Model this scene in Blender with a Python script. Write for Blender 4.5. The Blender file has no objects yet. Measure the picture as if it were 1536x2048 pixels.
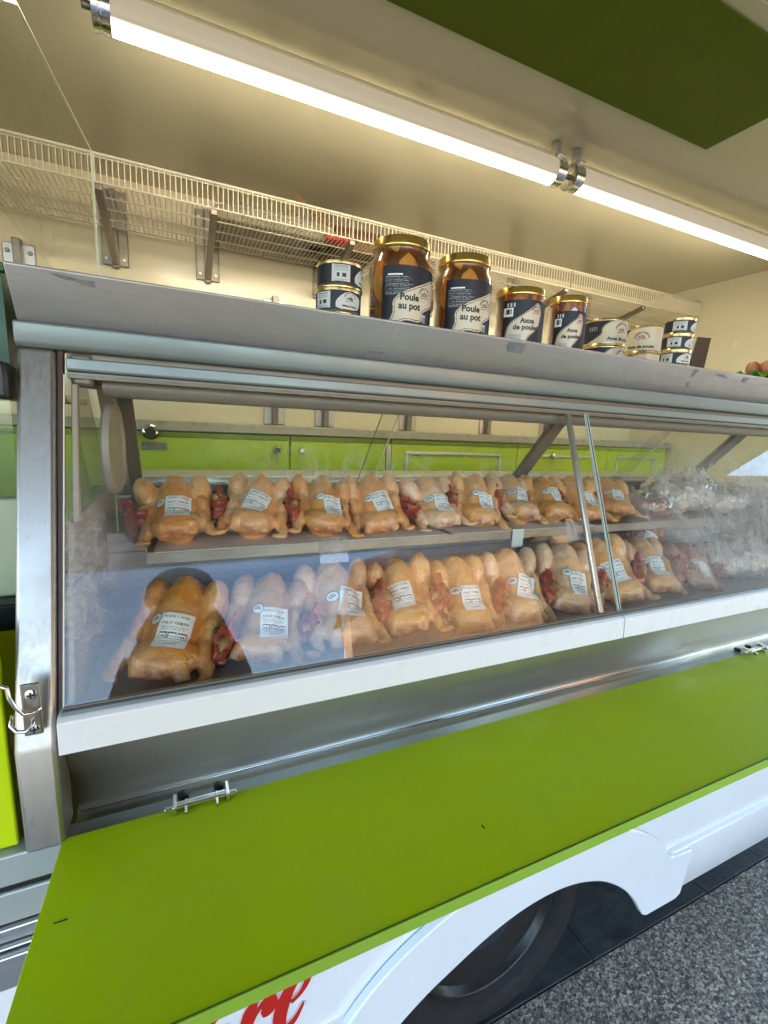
import bpy, bmesh, math, random
import numpy as np
from mathutils import Vector, Matrix
from mathutils.bvhtree import BVHTree
random.seed(7)
S = bpy.context.scene
COL = S.collection
R = math.radians

# ------------------------------------------------------------------ camera (world origin = the lens, 1.70 m above the ground)
f_px = 906.658
camd = bpy.data.cameras.new('camera'); cam = bpy.data.objects.new('camera', camd); COL.objects.link(cam)
camd.sensor_fit = 'VERTICAL'; camd.sensor_height = 36; camd.sensor_width = 27
camd.lens = f_px / 2048 * 36
camd.clip_start = 0.01; camd.clip_end = 500
RW = ((0.9129389, -0.03319778, 0.40674373), (-0.4057123, -0.18140562, 0.8958178), (0.04404644, -0.98284786, -0.17908099))
M = Matrix([[RW[i][0], -RW[i][1], -RW[i][2], 0] for i in range(3)] + [[0, 0, 0, 1]])
cam.matrix_world = M
S.camera = cam
GZ = -1.70

# ------------------------------------------------------------------ world, sun, exposure
SUN_EL, SUN_AZ = 38.0, -145.0          # sun stands behind the van to the left: this side is in open shade
w = bpy.data.worlds.new('World'); S.world = w; w.use_nodes = True
nt = w.node_tree; bg = nt.nodes['Background']
sk = nt.nodes.new('ShaderNodeTexSky'); sk.sky_type = 'NISHITA'; sk.sun_disc = False
sk.sun_elevation = R(SUN_EL); sk.altitude = 50; sk.air_density = 1.0; sk.dust_density = 0.6; sk.ozone_density = 1.5
sdir = Vector((math.sin(R(SUN_AZ)) * math.cos(R(SUN_EL)), -math.cos(R(SUN_AZ)) * math.cos(R(SUN_EL)), math.sin(R(SUN_EL))))
sk.sun_rotation = math.atan2(sdir.x, sdir.y)
nt.links.new(sk.outputs[0], bg.inputs[0]); bg.inputs[1].default_value = 0.15
sund = bpy.data.lights.new('sun', 'SUN'); sund.energy = 3.0; sund.angle = R(0.5); sund.color = (1.0, 0.92, 0.80)
sun = bpy.data.objects.new('sun', sund); COL.objects.link(sun)
sun.rotation_euler = sdir.to_track_quat('Z', 'Y').to_euler()
S.view_settings.view_transform = 'Standard'; S.view_settings.look = 'None'
S.view_settings.exposure = 2.95; S.view_settings.gamma = 1.0
S.cycles.max_bounces = 14; S.cycles.transparent_max_bounces = 24; S.cycles.diffuse_bounces = 5
S.cycles.glossy_bounces = 6; S.cycles.caustics_reflective = False; S.cycles.caustics_refractive = False
S.cycles.sample_clamp_indirect = 6.0

# ------------------------------------------------------------------ node helpers
def srgb(r, g, b):
    f = lambda c: ((c / 255) / 12.92 if c / 255 <= 0.04045 else ((c / 255 + 0.055) / 1.055) ** 2.4)
    return (f(r), f(g), f(b), 1)
class N:
    def __init__(s, name):
        s.m = bpy.data.materials.new(name); s.m.use_nodes = True; s.t = s.m.node_tree
        s.p = s.t.nodes['Principled BSDF']; s.out = s.t.nodes['Material Output']; s._tc = None
    def n(s, typ, **kw):
        x = s.t.nodes.new('ShaderNode' + typ)
        for k, v in kw.items(): setattr(x, k, v)
        return x
    def l(s, a, b): s.t.links.new(a, b); return s
    def obj(s):
        if not s._tc: s._tc = s.n('TexCoord')
        return s._tc.outputs['Object']
    def mapping(s, scale=(1, 1, 1), src=None, loc=(0, 0, 0)):
        m = s.n('Mapping'); m.inputs['Scale'].default_value = scale; m.inputs['Location'].default_value = loc
        s.l(src or s.obj(), m.inputs[0]); return m.outputs[0]
    def noise(s, scale=5, detail=4, rough=.55, vec=None, dist=0):
        x = s.n('TexNoise'); x.inputs['Scale'].default_value = scale; x.inputs['Detail'].default_value = detail
        x.inputs['Roughness'].default_value = rough; x.inputs['Distortion'].default_value = dist
        s.l(vec or s.obj(), x.inputs['Vector']); return x.outputs[0]
    def vor(s, scale=5, vec=None, feature='F1', out=0):
        x = s.n('TexVoronoi', feature=feature); x.inputs['Scale'].default_value = scale
        s.l(vec or s.obj(), x.inputs['Vector']); return x.outputs[out]
    def ramp(s, fac, stops, interp='LINEAR'):
        x = s.n('ValToRGB'); cr = x.color_ramp; cr.interpolation = interp
        while len(cr.elements) < len(stops): cr.elements.new(0.5)
        for e, (p, c) in zip(cr.elements, stops):
            e.position = p; e.color = c if len(c) == 4 else (*c, 1)
        s.l(fac, x.inputs[0]); return x.outputs[0]
    def mr(s, v, a, b, c=0., d=1.):
        x = s.n('MapRange'); 
        for i, q in zip((1, 2, 3, 4), (a, b, c, d)): x.inputs[i].default_value = q
        s.l(v, x.inputs[0]); return x.outputs[0]
    def math(s, op, a, b=None):
        x = s.n('Math', operation=op)
        for i, q in enumerate((a, b)):
            if q is None: continue
            if isinstance(q, (int, float)): x.inputs[i].default_value = q
            else: s.l(q, x.inputs[i])
        return x.outputs[0]
    def mix(s, fac, a, b, blend='MIX'):
        x = s.n('Mix', data_type='RGBA', blend_type=blend)
        for i, q in ((0, fac), (6, a), (7, b)):
            if isinstance(q, (int, float)): x.inputs[i].default_value = q
            elif isinstance(q, tuple): x.inputs[i].default_value = q
            else: s.l(q, x.inputs[i])
        return x.outputs[2]
    def bump(s, h, strength=.2, dist=.01):
        x = s.n('Bump'); x.inputs['Strength'].default_value = strength; x.inputs['Distance'].default_value = dist
        s.l(h, x.inputs['Height']); s.l(x.outputs[0], s.p.inputs['Normal']); return s
    def set(s, **kw):
        names = dict(col='Base Color', rough='Roughness', metal='Metallic', spec='Specular IOR Level', coat='Coat Weight',
                     coatr='Coat Roughness', sss='Subsurface Weight', em='Emission Color', ems='Emission Strength', ior='IOR', aniso='Anisotropic', trans='Transmission Weight')
        for k, v in kw.items():
            i = s.p.inputs[names[k]]
            if isinstance(v, (int, float, tuple)): i.default_value = v
            else: s.l(v, i)
        return s
def plain(name, col, rough=.5, metal=0, var=.08, scale=6, bump=0, bscale=60, **kw):
    n = N(name); a = tuple(c * (1 - var) for c in col[:3]) + (1,); b = tuple(min(1, c * (1 + var)) for c in col[:3]) + (1,)
    nz = n.noise(scale, 5)
    n.set(col=n.ramp(nz, [(.3, a), (.7, b)]), rough=n.mr(n.noise(scale * 3, 4), .3, .7, max(0, rough - .06), min(1, rough + .06)), metal=metal, **kw)
    if bump: n.bump(n.noise(bscale, 4), bump, .004)
    return n.m
def steel(name, tint=(.56, .56, .55), rough=.28, streak=(2, 60, 60), dirt=.25, bumps=.05, spot=.0):
    n = N(name); v = n.mapping(streak); s1 = n.noise(6, 6, .6, v)
    d = n.noise(5, 7, .62, n.mapping((1, 1, 1.6)))
    smear = n.ramp(d, [(.36, tuple(c * (1 - dirt) for c in tint)), (.58, tint)])
    col = n.mix(.25, smear, n.ramp(s1, [(.3, tuple(c * .8 for c in tint)), (.7, tint)]))
    if spot:
        sp = n.mr(n.noise(85, 5, .6, n.mapping((1, 1, 1))), .62, .68)
        sp2 = n.math('MULTIPLY', sp, n.mr(n.noise(7, 3), .5, .62)); col = n.mix(n.math('MULTIPLY', sp2, spot), col, (.12, .11, .1, 1))
    rr = n.math('ADD', n.mr(s1, .2, .8, rough - .07, rough + .09), n.mr(d, .3, .7, .12, -.03))
    n.set(col=col, rough=rr, metal=.95); n.bump(s1, bumps, .002); return n.m

LIME = (.50, .67, .003)
MT = {}
MT['lime'] = plain('lime_laminate', (*LIME, 1), .42, 0, .05, 2.5, spec=.35, bump=.02, bscale=500)
def lime_panel():
    n = N('lime_laminate'); big = n.noise(2.5, 5); sc = n.noise(30, 6, .7, n.mapping((1, 9, 1), loc=(3, 1, 0)), 1.5); dust = n.noise(9, 6, .7)
    col = n.ramp(big, [(.3, tuple(c * .94 for c in LIME)), (.7, tuple(min(1, c * 1.05) for c in LIME))])
    col = n.mix(n.mr(dust, .52, .80, 0, .16), col, (.42, .46, .20, 1))
    col = n.mix(n.math('MULTIPLY', n.mr(sc, .66, .70, 0, .35), n.mr(n.noise(5, 3), .55, .65)), col, (.16, .20, .04, 1))
    n.set(col=col, rough=n.math('ADD', n.mr(dust, .35, .7, .28, .46), n.mr(sc, .4, .7, 0, .08)), spec=.25); n.bump(n.noise(420, 2), .03, .002); return n.m
MT['lime'] = lime_panel()
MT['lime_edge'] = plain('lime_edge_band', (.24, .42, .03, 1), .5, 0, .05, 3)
MT['lime_cab'] = plain('lime_cabinet', (.36, .50, .01, 1), .3, 0, .05, 3)
MT['cream'] = plain('cream_laminate', (.68, .62, .46, 1), .22, 0, .03, 2, spec=.6)
MT['cream_ceiling'] = plain('cream_gloss_ceiling', (.58, .54, .39, 1), .16, 0, .03, 2, spec=.75)
MT['awning'] = plain('awning_underside', (.26, .25, .19, 1), .45, 0, .05, 2)
MT['white'] = plain('white_enamel', (.70, .74, .76, 1), .22, 0, .04, 3, coat=.3)
MT['white_bar'] = plain('white_aluminium', (.76, .78, .79, 1), .3, 0, .008, 5)
MT['grey_alu'] = plain('grey_green_aluminium', (.20, .235, .225, 1), .38, .35, .06, 4)
MT['pale_alu'] = plain('pale_anodised_aluminium', (.40, .45, .43, 1), .35, .3, .05, 4)
MT['alu'] = steel('brushed_aluminium', (.62, .63, .64), .3, (2, 50, 50), .1)
MT['steel'] = steel('worn_stainless', (.52, .51, .50), .48, (3, 30, 30), .22, .12, .8); MT['steel'].node_tree.nodes['Principled BSDF'].inputs['Metallic'].default_value = .55
n = N('smear_reflection_fascia_steel'); a1 = n.noise(6, 8, .7, n.mapping((.7, 1, 3)), .3); a2 = n.noise(45, 6, .7, n.mapping((.35, 1, 3)), .4); a3 = n.noise(1.1, 2)
base = n.ramp(a1, [(.30, (.33, .325, .32)), (.50, (.45, .445, .44)), (.70, (.52, .515, .51))])
base = n.mix(n.mr(a3, .45, .62, 0, .5), base, (.50, .40, .34, 1))  # broad pinkish-brown patches: warm reflection painted into the steel colour
base = n.mix(n.mr(a2, .56, .72, 0, .35), base, (.26, .25, .24, 1))
base = n.mix(n.math('MULTIPLY', n.mr(n.noise(110, 4, .6), .66, .70), n.mr(n.noise(9, 3), .5, .62, 0, .7)), base, (.10, .09, .08, 1))
n.set(col=base, rough=n.math('ADD', n.mr(a1, .3, .7, .50, .36), n.mr(a2, .4, .7, 0, .1)), metal=.6); n.bump(a2, .08, .002); MT['steel'] = n.m
MT['steel_v'] = steel('stainless_post', (.50, .47, .43), .34, (40, 40, 3), .22, .04, .3)
n = N('stainless_recess'); dd = n.noise(3, 4, .5, n.mapping((.5, 2, 2))); stn = n.mr(n.noise(14, 6, .7, n.mapping((2.5, 1, .5))), .58, .78, 0, .35)
n.set(col=n.mix(stn, n.ramp(dd, [(.3, (.50, .48, .40)), (.7, (.58, .56, .48))]), (.20, .18, .15, 1)), rough=n.mr(dd, .3, .7, .27, .36), metal=.82); MT['steel_d'] = n.m
MT['taupe'] = plain('taupe_plastic_profile', (.20, .17, .135, 1), .42, .2, .08, 5)
MT['side_pl'] = plain('pale_side_liner', (.46, .38, .31, 1), .45, 0, .1, 4)
MT['disc'] = plain('off_white_disc_plastic', (.42, .38, .33, 1), .4, 0, .05, 6)
MT['tray'] = steel('tray_steel', (.42, .40, .37), .38, (2, 40, 40), .3)
MT['paper'] = plain('white_paper_liner', (.78, .76, .73, 1), .7, 0, .04, 9)
MT['back_sl'] = plain('grey_slotted_liner', (.62, .63, .64, 1), .45, .1, .1, 6)
MT['rubber'] = plain('black_rubber', (.004, .004, .004, 1), .8, 0, .3, 12, bump=.15, bscale=90)
MT['black'] = plain('black_plastic', (.012, .012, .013, 1), .4, 0, .2, 8)
MT['chrome'] = plain('chrome', (.75, .75, .75, 1), .1, 1, .02, 5)
MT['wire'] = plain('cream_coated_wire', (.78, .73, .60, 1), .35, 0, .04, 20)
MT['bracket'] = steel('bracket_metal', (.30, .27, .23), .38, (30, 30, 4), .3)
MT['gold'] = plain('gold_lacquered_tin', (.72, .47, .13, 1), .22, .9, .05, 15)
MT['gold_rim'] = plain('gold_can_rim', (.70, .55, .26, 1), .25, .95, .05, 15)
MT['card'] = plain('brown_cardboard', (.20, .115, .05, 1), .75, 0, .12, 10)
MT['card_dark'] = plain('dark_brown_card', (.06, .035, .018, 1), .6, 0, .1, 8)
MT['egg'] = plain('brown_eggshell', (.48, .20, .10, 1), .45, 0, .12, 20)
MT['carton'] = plain('green_moulded_carton', (.09, .32, .03, 1), .8, 0, .12, 30, bump=.2, bscale=150)
MT['film_dark'] = plain('black_film_tray', (.26, .24, .17, 1), .3, 0, .2, 12)
MT['red'] = plain('red_vinyl', (.46, .012, .008, 1), .35, 0, .06, 10)
MT['red_edge'] = plain('pale_vinyl_outline', (.80, .55, .55, 1), .4, 0, .03, 10)
MT['tape'] = plain('tape_residue', (.20, .20, .21, 1), .6, .2, .25, 60)
MT['floor'] = plain('grey_van_floor', (.16, .15, .14, 1), .5, 0, .15, 5)
MT['navy'] = plain('navy_label', (.006, .008, .020, 1), .5, 0, .1, 10)
MT['lcream'] = plain('cream_label', (.66, .58, .44, 1), .35, 0, .03, 20)
MT['lgrey'] = plain('pale_grey_label', (.55, .56, .55, 1), .4, 0, .04, 20)
MT['ink'] = plain('black_ink', (.012, .010, .014, 1), .4, 0, .1, 20)
MT['maroon'] = plain('maroon_ink', (.10, .012, .018, 1), .4, 0, .1, 20)
MT['lwhite'] = plain('white_sticker', (.88, .89, .90, 1), .5, 0, .03, 20)
MT['midgrey'] = plain('grey_ink', (.22, .23, .25, 1), .5, 0, .1, 20)
MT['orange_ink'] = plain('orange_ink', (.55, .17, .05, 1), .5, 0, .1, 20)

def glass_mat(name, refl=1.8, tint=(.97, .99, .97, 1), frost=None, smear=.02):
    n = N(name); t = n.t; t.nodes.remove(n.p)
    tr = n.n('BsdfTransparent'); tr.inputs[0].default_value = tint
    gl = n.n('BsdfGlossy'); gl.inputs['Roughness'].default_value = .015
    fr = n.n('Fresnel'); fr.inputs[0].default_value = 1.5
    geo = n.n('NewGeometry')
    front = n.math('SUBTRACT', 1.0, geo.outputs['Backfacing'])
    fac = n.math('MULTIPLY', n.math('MULTIPLY', fr.outputs[0], refl), front)
    mx = n.n('MixShader'); n.l(fac, mx.inputs[0]); n.l(tr.outputs[0], mx.inputs[1]); n.l(gl.outputs[0], mx.inputs[2])
    df = n.n('BsdfDiffuse'); df.inputs[0].default_value = (.8, .82, .84, 1)
    tl = n.n('BsdfTranslucent'); tl.inputs[0].default_value = (.8, .82, .84, 1)
    d2 = n.n('MixShader'); d2.inputs[0].default_value = .5; n.l(df.outputs[0], d2.inputs[1]); n.l(tl.outputs[0], d2.inputs[2])
    sm = n.mr(n.noise(9, 6, .6, n.mapping((1, 1, .5), geo.outputs['Position']), 1.2), .5, .8, smear * .3, smear * 2.2)
    if frost:
        m = frost(n, geo.outputs['Position']); sm = n.math('MAXIMUM', sm, m)
    sm = n.math('MULTIPLY', sm, front)
    m3 = n.n('MixShader'); n.l(sm, m3.inputs[0]); n.l(mx.outputs[0], m3.inputs[1]); n.l(d2.outputs[0], m3.inputs[2])
    n.l(m3.outputs[0], n.out.inputs[0]); return n.m
def front_frost(n, pos):
    sp = n.n('SeparateXYZ'); n.l(pos, sp.inputs[0]); X, Y, Z = sp.outputs
    big = n.noise(9, 4, .6, pos, .6); fine = n.noise(120, 5, .7, pos); mid = n.noise(40, 5, .65, n.mapping((1, 1, .6), pos), .8)
    tex = n.math('ADD', n.math('MULTIPLY', mid, .65), n.math('MULTIPLY', fine, .35))
    # left corner mist
    a = n.math('MULTIPLY', n.mr(X, -.045, -.15), n.math('MULTIPLY', n.mr(Z, -.06, -.20), n.mr(Z, -.42, -.30)))
    a = n.math('MULTIPLY', a, n.mr(n.math('ADD', tex, n.math('MULTIPLY', big, .5)), .60, .95, .1, .75))
    # heavy mist on the right pane
    edge = n.math('ADD', X, n.math('MULTIPLY', big, .35))
    b = n.math('MULTIPLY', n.mr(edge, 1.22, 1.50), n.math('MULTIPLY', n.mr(Z, .02, -.10), n.mr(Z, -.44, -.30, .25, 1)))
    b = n.math('MULTIPLY', b, n.mr(n.math('ADD', n.math('MULTIPLY', tex, .5), n.math('MULTIPLY', big, .5)), .42, .60, .16, .52))
    c = n.math('MULTIPLY', n.math('MULTIPLY', n.mr(X, .0, .25), n.mr(X, .9, .5)), n.math('MULTIPLY', n.mr(Z, -.02, -.06), n.mr(Z, -.16, -.10)))
    c = n.math('MULTIPLY', c, n.mr(tex, .48, .66, 0, .35))
    return n.math('MAXIMUM', n.math('MAXIMUM', a, b), c)
MT['glass_front'] = glass_mat('front_pane_glass', 1.5, frost=front_frost, smear=.009)
MT['glass'] = glass_mat('clear_glass', 1.3, (.97, .98, .95, 1), None, .02)
MT['glass_rear'] = glass_mat('misted_rear_glass', .8, (.96, .97, .95, 1), None, .03)
MT['glass_green'] = glass_mat('green_tinted_glass', 1.4, (.80, .92, .80, 1), None, .06)
MT['glass_edge'] = plain('glass_edge', (.62, .72, .68, 1), .1, 0, .05, 10, coat=1.0)
MT['film'] = glass_mat('clear_plastic_film', 4.0, (.93, .93, .93, 1), None, .38)

def skin_mat(name, ora, pal, pink):
    n = N(name)
    at = n.n('Attribute'); at.attribute_name = 'tint'
    sp = n.n('SeparateColor'); n.l(at.outputs['Color'], sp.inputs[0])
    oi = n.n('ObjectInfo')
    vadd = n.n('VectorMath', operation='ADD'); n.l(n.obj(), vadd.inputs[0])
    sc = n.n('VectorMath', operation='SCALE'); n.l(oi.outputs['Location'], sc.inputs[0]); sc.inputs['Scale'].default_value = 3.7; n.l(sc.outputs[0], vadd.inputs[1])
    v = vadd.outputs[0]
    nz = n.noise(14, 5, .6, v); nz2 = n.noise(38, 5, .65, v); 
    base = n.mix(n.mr(nz, .40, .60), ora, pal)
    base = n.mix(n.math('MULTIPLY', sp.outputs[0], .85), base, pal)                 # pale thigh tops
    base = n.mix(n.mr(nz2, .52, .72, 0, .7), base, pink)
    base = n.mix(n.mr(n.noise(7, 4, .6, v), .52, .72, 0, .45), base, (.60, .20, .02, 1))
    base = n.mix(n.math('MULTIPLY', sp.outputs[1], n.mr(nz2, .3, .6, .35, 1.)), base, (.35, .05, .02, 1))   # raw neck end
    spots = n.mr(n.vor(150, v), .06, .16, .75, 0.); spots = n.math('MULTIPLY', spots, n.mr(n.noise(26, 3, .5, v), .52, .62))
    base = n.mix(spots, base, (.28, .09, .015, 1))
    hs = n.n('HueSaturation'); n.l(base, hs.inputs['Color']); n.l(n.mr(oi.outputs['Random'], 0, 1, .82, 1.12), hs.inputs['Value']); n.l(n.mr(oi.outputs['Random'], 0, 1, 1.05, .88), hs.inputs['Saturation'])
    n.set(col=hs.outputs[0], rough=n.mr(nz2, .3, .7, .30, .5), sss=.05, coat=.55, coatr=.13)
    n.p.inputs['Subsurface Radius'].default_value = (.012, .005, .003)
    h = n.math('ADD', n.math('MULTIPLY', n.vor(230, v, out=0), .8), n.math('ADD', n.math('MULTIPLY', nz2, 1.6), n.math('MULTIPLY', n.noise(90, 3, .6, n.mapping((1, .35, 1), v), 1.0), .8)))
    n.bump(h, .48, .003); return n.m
MT['skin'] = skin_mat('yellow_poultry_skin', (.82, .325, .04, 1), (.86, .48, .20, 1), (.68, .23, .10, 1))
MT['skin_pale'] = skin_mat('pale_poultry_skin', (.84, .43, .13, 1), (.86, .57, .38, 1), (.74, .34, .23, 1))
MT['skin_dark'] = skin_mat('dark_game_bird_skin', (.42, .15, .05, 1), (.50, .28, .18, 1), (.30, .07, .05, 1))
def flesh(name, a, b, sc=60, rough=.3):
    n = N(name); nz = n.noise(sc, 5, .65)
    n.set(col=n.ramp(nz, [(.3, a), (.65, b)]), rough=rough, sss=.05, coat=.4, coatr=.15); n.bump(n.noise(sc * 2.5, 5, .6), .7, .003); return n.m
MT['head'] = flesh('red_head_skin', (.16, .015, .012, 1), (.46, .075, .03, 1))
MT['comb'] = flesh('red_comb', (.30, .015, .015, 1), (.52, .05, .04, 1), 90)
MT['neck'] = flesh('raw_neck_skin', (.30, .05, .03, 1), (.58, .25, .14, 1), 45)
MT['beak'] = plain('horn_beak', (.45, .26, .10, 1), .35)
MT['giblet'] = flesh('raw_giblets', (.30, .04, .03, 1), (.62, .24, .15, 1), 30)

MT['pale_meat'] = flesh('pale_wrapped_meat', (.55, .35, .26, 1), (.78, .70, .60, 1), 30)

# ------------------------------------------------------------------ object helpers
WL = {}
def tag(o, label=None, cat=None, group=None, kind=None):
    for k, v in (('label', label), ('category', cat), ('group', group), ('kind', kind)):
        if v: o[k] = v
    return o
def empty(name, loc, label=None, cat=None, group=None):
    o = bpy.data.objects.new(name, None); COL.objects.link(o); o.location = loc; o.empty_display_size = .05
    WL[o.name] = Vector(loc); return tag(o, label, cat, group)
class MB:
    def __init__(s): s.v = []; s.f = []; s.mi = []
    def add(s, vs, fs, mi=0):
        k = len(s.v); s.v += [tuple(v) for v in vs]; s.f += [tuple(i + k for i in f) for f in fs]; s.mi += [mi] * len(fs); return s
    def box(s, x0, x1, y0, y1, z0, z1, mi=0):
        vs = [(x, y, z) for z in (z0, z1) for y in (y0, y1) for x in (x0, x1)]
        return s.add(vs, [(0, 2, 3, 1), (4, 5, 7, 6), (0, 1, 5, 4), (2, 6, 7, 3), (0, 4, 6, 2), (1, 3, 7, 5)], mi)
    def prism(s, poly, a, b, axis='x', mi=0):
        """poly in the plane normal to axis: x -> (y,z), y -> (x,z), z -> (x,y)"""
        n = len(poly)
        area = sum(poly[i][0] * poly[(i + 1) % n][1] - poly[(i + 1) % n][0] * poly[i][1] for i in range(n))
        P = list(poly) if area > 0 else list(poly)[::-1]
        mk = {'x': lambda p, t: (t, p[0], p[1]), 'y': lambda p, t: (p[0], t, p[1]), 'z': lambda p, t: (p[0], p[1], t)}[axis]
        vs = [mk(p, a) for p in P] + [mk(p, b) for p in P]
        fs = [tuple(range(n))[::-1], tuple(range(n, 2 * n))] + [(i, (i + 1) % n, n + (i + 1) % n, n + i) for i in range(n)]
        if axis == 'y': fs = [f[::-1] for f in fs]
        return s.add(vs, fs, mi)
    def sheet(s, path, a, b, th, axis='x', mi=0):
        """thin bent sheet: path in (y,z), extruded along x, thickness th"""
        pts = [Vector((p[0], p[1])) for p in path]; off = []
        for i, p in enumerate(pts):
            d = (pts[min(i + 1, len(pts) - 1)] - pts[max(i - 1, 0)]).normalized(); off.append(p + Vector((-d.y, d.x)) * th)
        poly = [tuple(p) for p in pts] + [tuple(p) for p in off[::-1]]
        return s.prism(poly, a, b, axis, mi)
    def tube(s, pts, r, seg=8, mi=0, closed=False):
        pts = [Vector(p) for p in pts]; n = len(pts); rs = r if isinstance(r, (list, tuple)) else [r] * n
        k = len(s.v); up = None
        for i, p in enumerate(pts):
            d = (pts[min(i + 1, n - 1)] - pts[max(i - 1, 0)]).normalized()
            if up is None: up = d.orthogonal().normalized()
            up = (up - d * up.dot(d)).normalized(); sd = d.cross(up)
            for j in range(seg):
                a = 2 * math.pi * j / seg; s.v.append(tuple(p + (up * math.cos(a) + sd * math.sin(a)) * rs[i]))
        for i in range(n - 1):
            for j in range(seg):
                a, b = k + i * seg + j, k + i * seg + (j + 1) % seg; s.f.append((a, b, b + seg, a + seg)); s.mi.append(mi)
        s.f.append(tuple(k + j for j in range(seg))[::-1]); s.mi.append(mi)
        s.f.append(tuple(k + (n - 1) * seg + j for j in range(seg))); s.mi.append(mi); return s
    def lathe(s, prof, c, axis='z', seg=32, mi=0, a0=0, a1=2 * math.pi):
        """prof list of (r, h) ; c centre"""
        k = len(s.v); full = abs(a1 - a0 - 2 * math.pi) < 1e-6; ns = seg if full else seg + 1
        for (r, h) in prof:
            for j in range(ns):
                a = a0 + (a1 - a0) * j / seg; u, v = r * math.cos(a), r * math.sin(a)
                s.v.append({'z': (c[0] + u, c[1] + v, c[2] + h), 'y': (c[0] + u, c[1] + h, c[2] - v), 'x': (c[0] + h, c[1] + u, c[2] + v)}[axis])
        for i in range(len(prof) - 1):
            for j in range(seg if not full else ns):
                a = k + i * ns + j; b = k + i * ns + (j + 1) % ns; s.f.append((a, b, b + ns, a + ns)); s.mi.append(mi)
        if full:
            for i, rev in ((0, True), (len(prof) - 1, False)):
                if prof[i][0] > 1e-5:
                    q = tuple(k + i * ns + j for j in range(ns)); s.f.append(q[::-1] if rev else q); s.mi.append(mi)
        return s
    def ell(s, c, r, rot=None, seg=16, rings=10, mi=0):
        k = len(s.v); Rm = rot or Matrix.Identity(3); c = Vector(c)
        s.v.append(tuple(c + Rm @ Vector((0, 0, r[2]))))
        for i in range(1, rings):
            t = math.pi * i / rings
            for j in range(seg):
                a = 2 * math.pi * j / seg
                s.v.append(tuple(c + Rm @ Vector((r[0] * math.sin(t) * math.cos(a), r[1] * math.sin(t) * math.sin(a), r[2] * math.cos(t)))))
        s.v.append(tuple(c + Rm @ Vector((0, 0, -r[2])))); e = len(s.v) - 1
        for j in range(seg):
            s.f.append((k, k + 1 + j, k + 1 + (j + 1) % seg)); s.mi.append(mi)
            b = k + 1 + (rings - 2) * seg; s.f.append((e, b + (j + 1) % seg, b + j)); s.mi.append(mi)
            for i in range(rings - 2):
                a = k + 1 + i * seg; s.f.append((a + j, a + seg + j, a + seg + (j + 1) % seg, a + (j + 1) % seg)); s.mi.append(mi)
        return s
    def build(s, name, mats, parent=None, smooth=False, bevel=0, loc=None, local=False):
        """vertices are world coordinates unless local=True"""
        me = bpy.data.meshes.new(name)
        off = Vector((0, 0, 0))
        if not local:
            off = WL[parent.name] if parent is not None else (Vector(loc) if loc else Vector((0, 0, 0)))
        me.from_pydata([tuple(Vector(v) - off) for v in s.v], [], s.f)
        if not isinstance(mats, (list, tuple)): mats = [mats]
        for m in mats: me.materials.append(m)
        me.polygons.foreach_set('material_index', s.mi)
        if smooth: me.polygons.foreach_set('use_smooth', [True] * len(me.polygons))
        me.update(); o = bpy.data.objects.new(name, me); COL.objects.link(o)
        if parent is not None: o.parent = parent; WL[o.name] = WL[parent.name].copy() if not local else Vector((0, 0, 0))
        else: o.location = off; WL[o.name] = off.copy()
        if smooth == 'auto' or bevel:
            if bevel:
                b = o.modifiers.new('bevel', 'BEVEL'); b.width = bevel; b.segments = 2; b.limit_method = 'ANGLE'; b.angle_limit = R(40)
            me.polygons.foreach_set('use_smooth', [True] * len(me.polygons))
            try: me.set_sharp_from_angle(angle=R(35))
            except Exception: pass
        return o
def B(name, mat, parent, *boxes, bevel=0.002):
    m = MB()
    for b in boxes: m.box(*b)
    return m.build(name, mat, parent, bevel=bevel)
def kids(o): return [c for c in bpy.data.objects if c.parent == o]
def copy_tree(o, parent=None):
    c = o.copy(); COL.objects.link(c)
    if parent: c.parent = parent
    for ch in kids(o): copy_tree(ch, c)
    return c
def text_geo(body, size, bold=0.0, align='CENTER', spacing=1.0):
    cu = bpy.data.curves.new('t', 'FONT'); cu.body = body; cu.size = size; cu.offset = bold; cu.align_x = align; cu.align_y = 'CENTER'
    cu.space_character = spacing; cu.resolution_u = 3
    o = bpy.data.objects.new('t', cu); COL.objects.link(o); dg = bpy.context.evaluated_depsgraph_get()
    me = bpy.data.meshes.new_from_object(o.evaluated_get(dg)); vs = [(v.co.x, v.co.y) for v in me.vertices]; fs = [tuple(p.vertices) for p in me.polygons]
    bpy.data.objects.remove(o); bpy.data.curves.remove(cu); bpy.data.meshes.remove(me)
    return vs, fs

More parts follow.
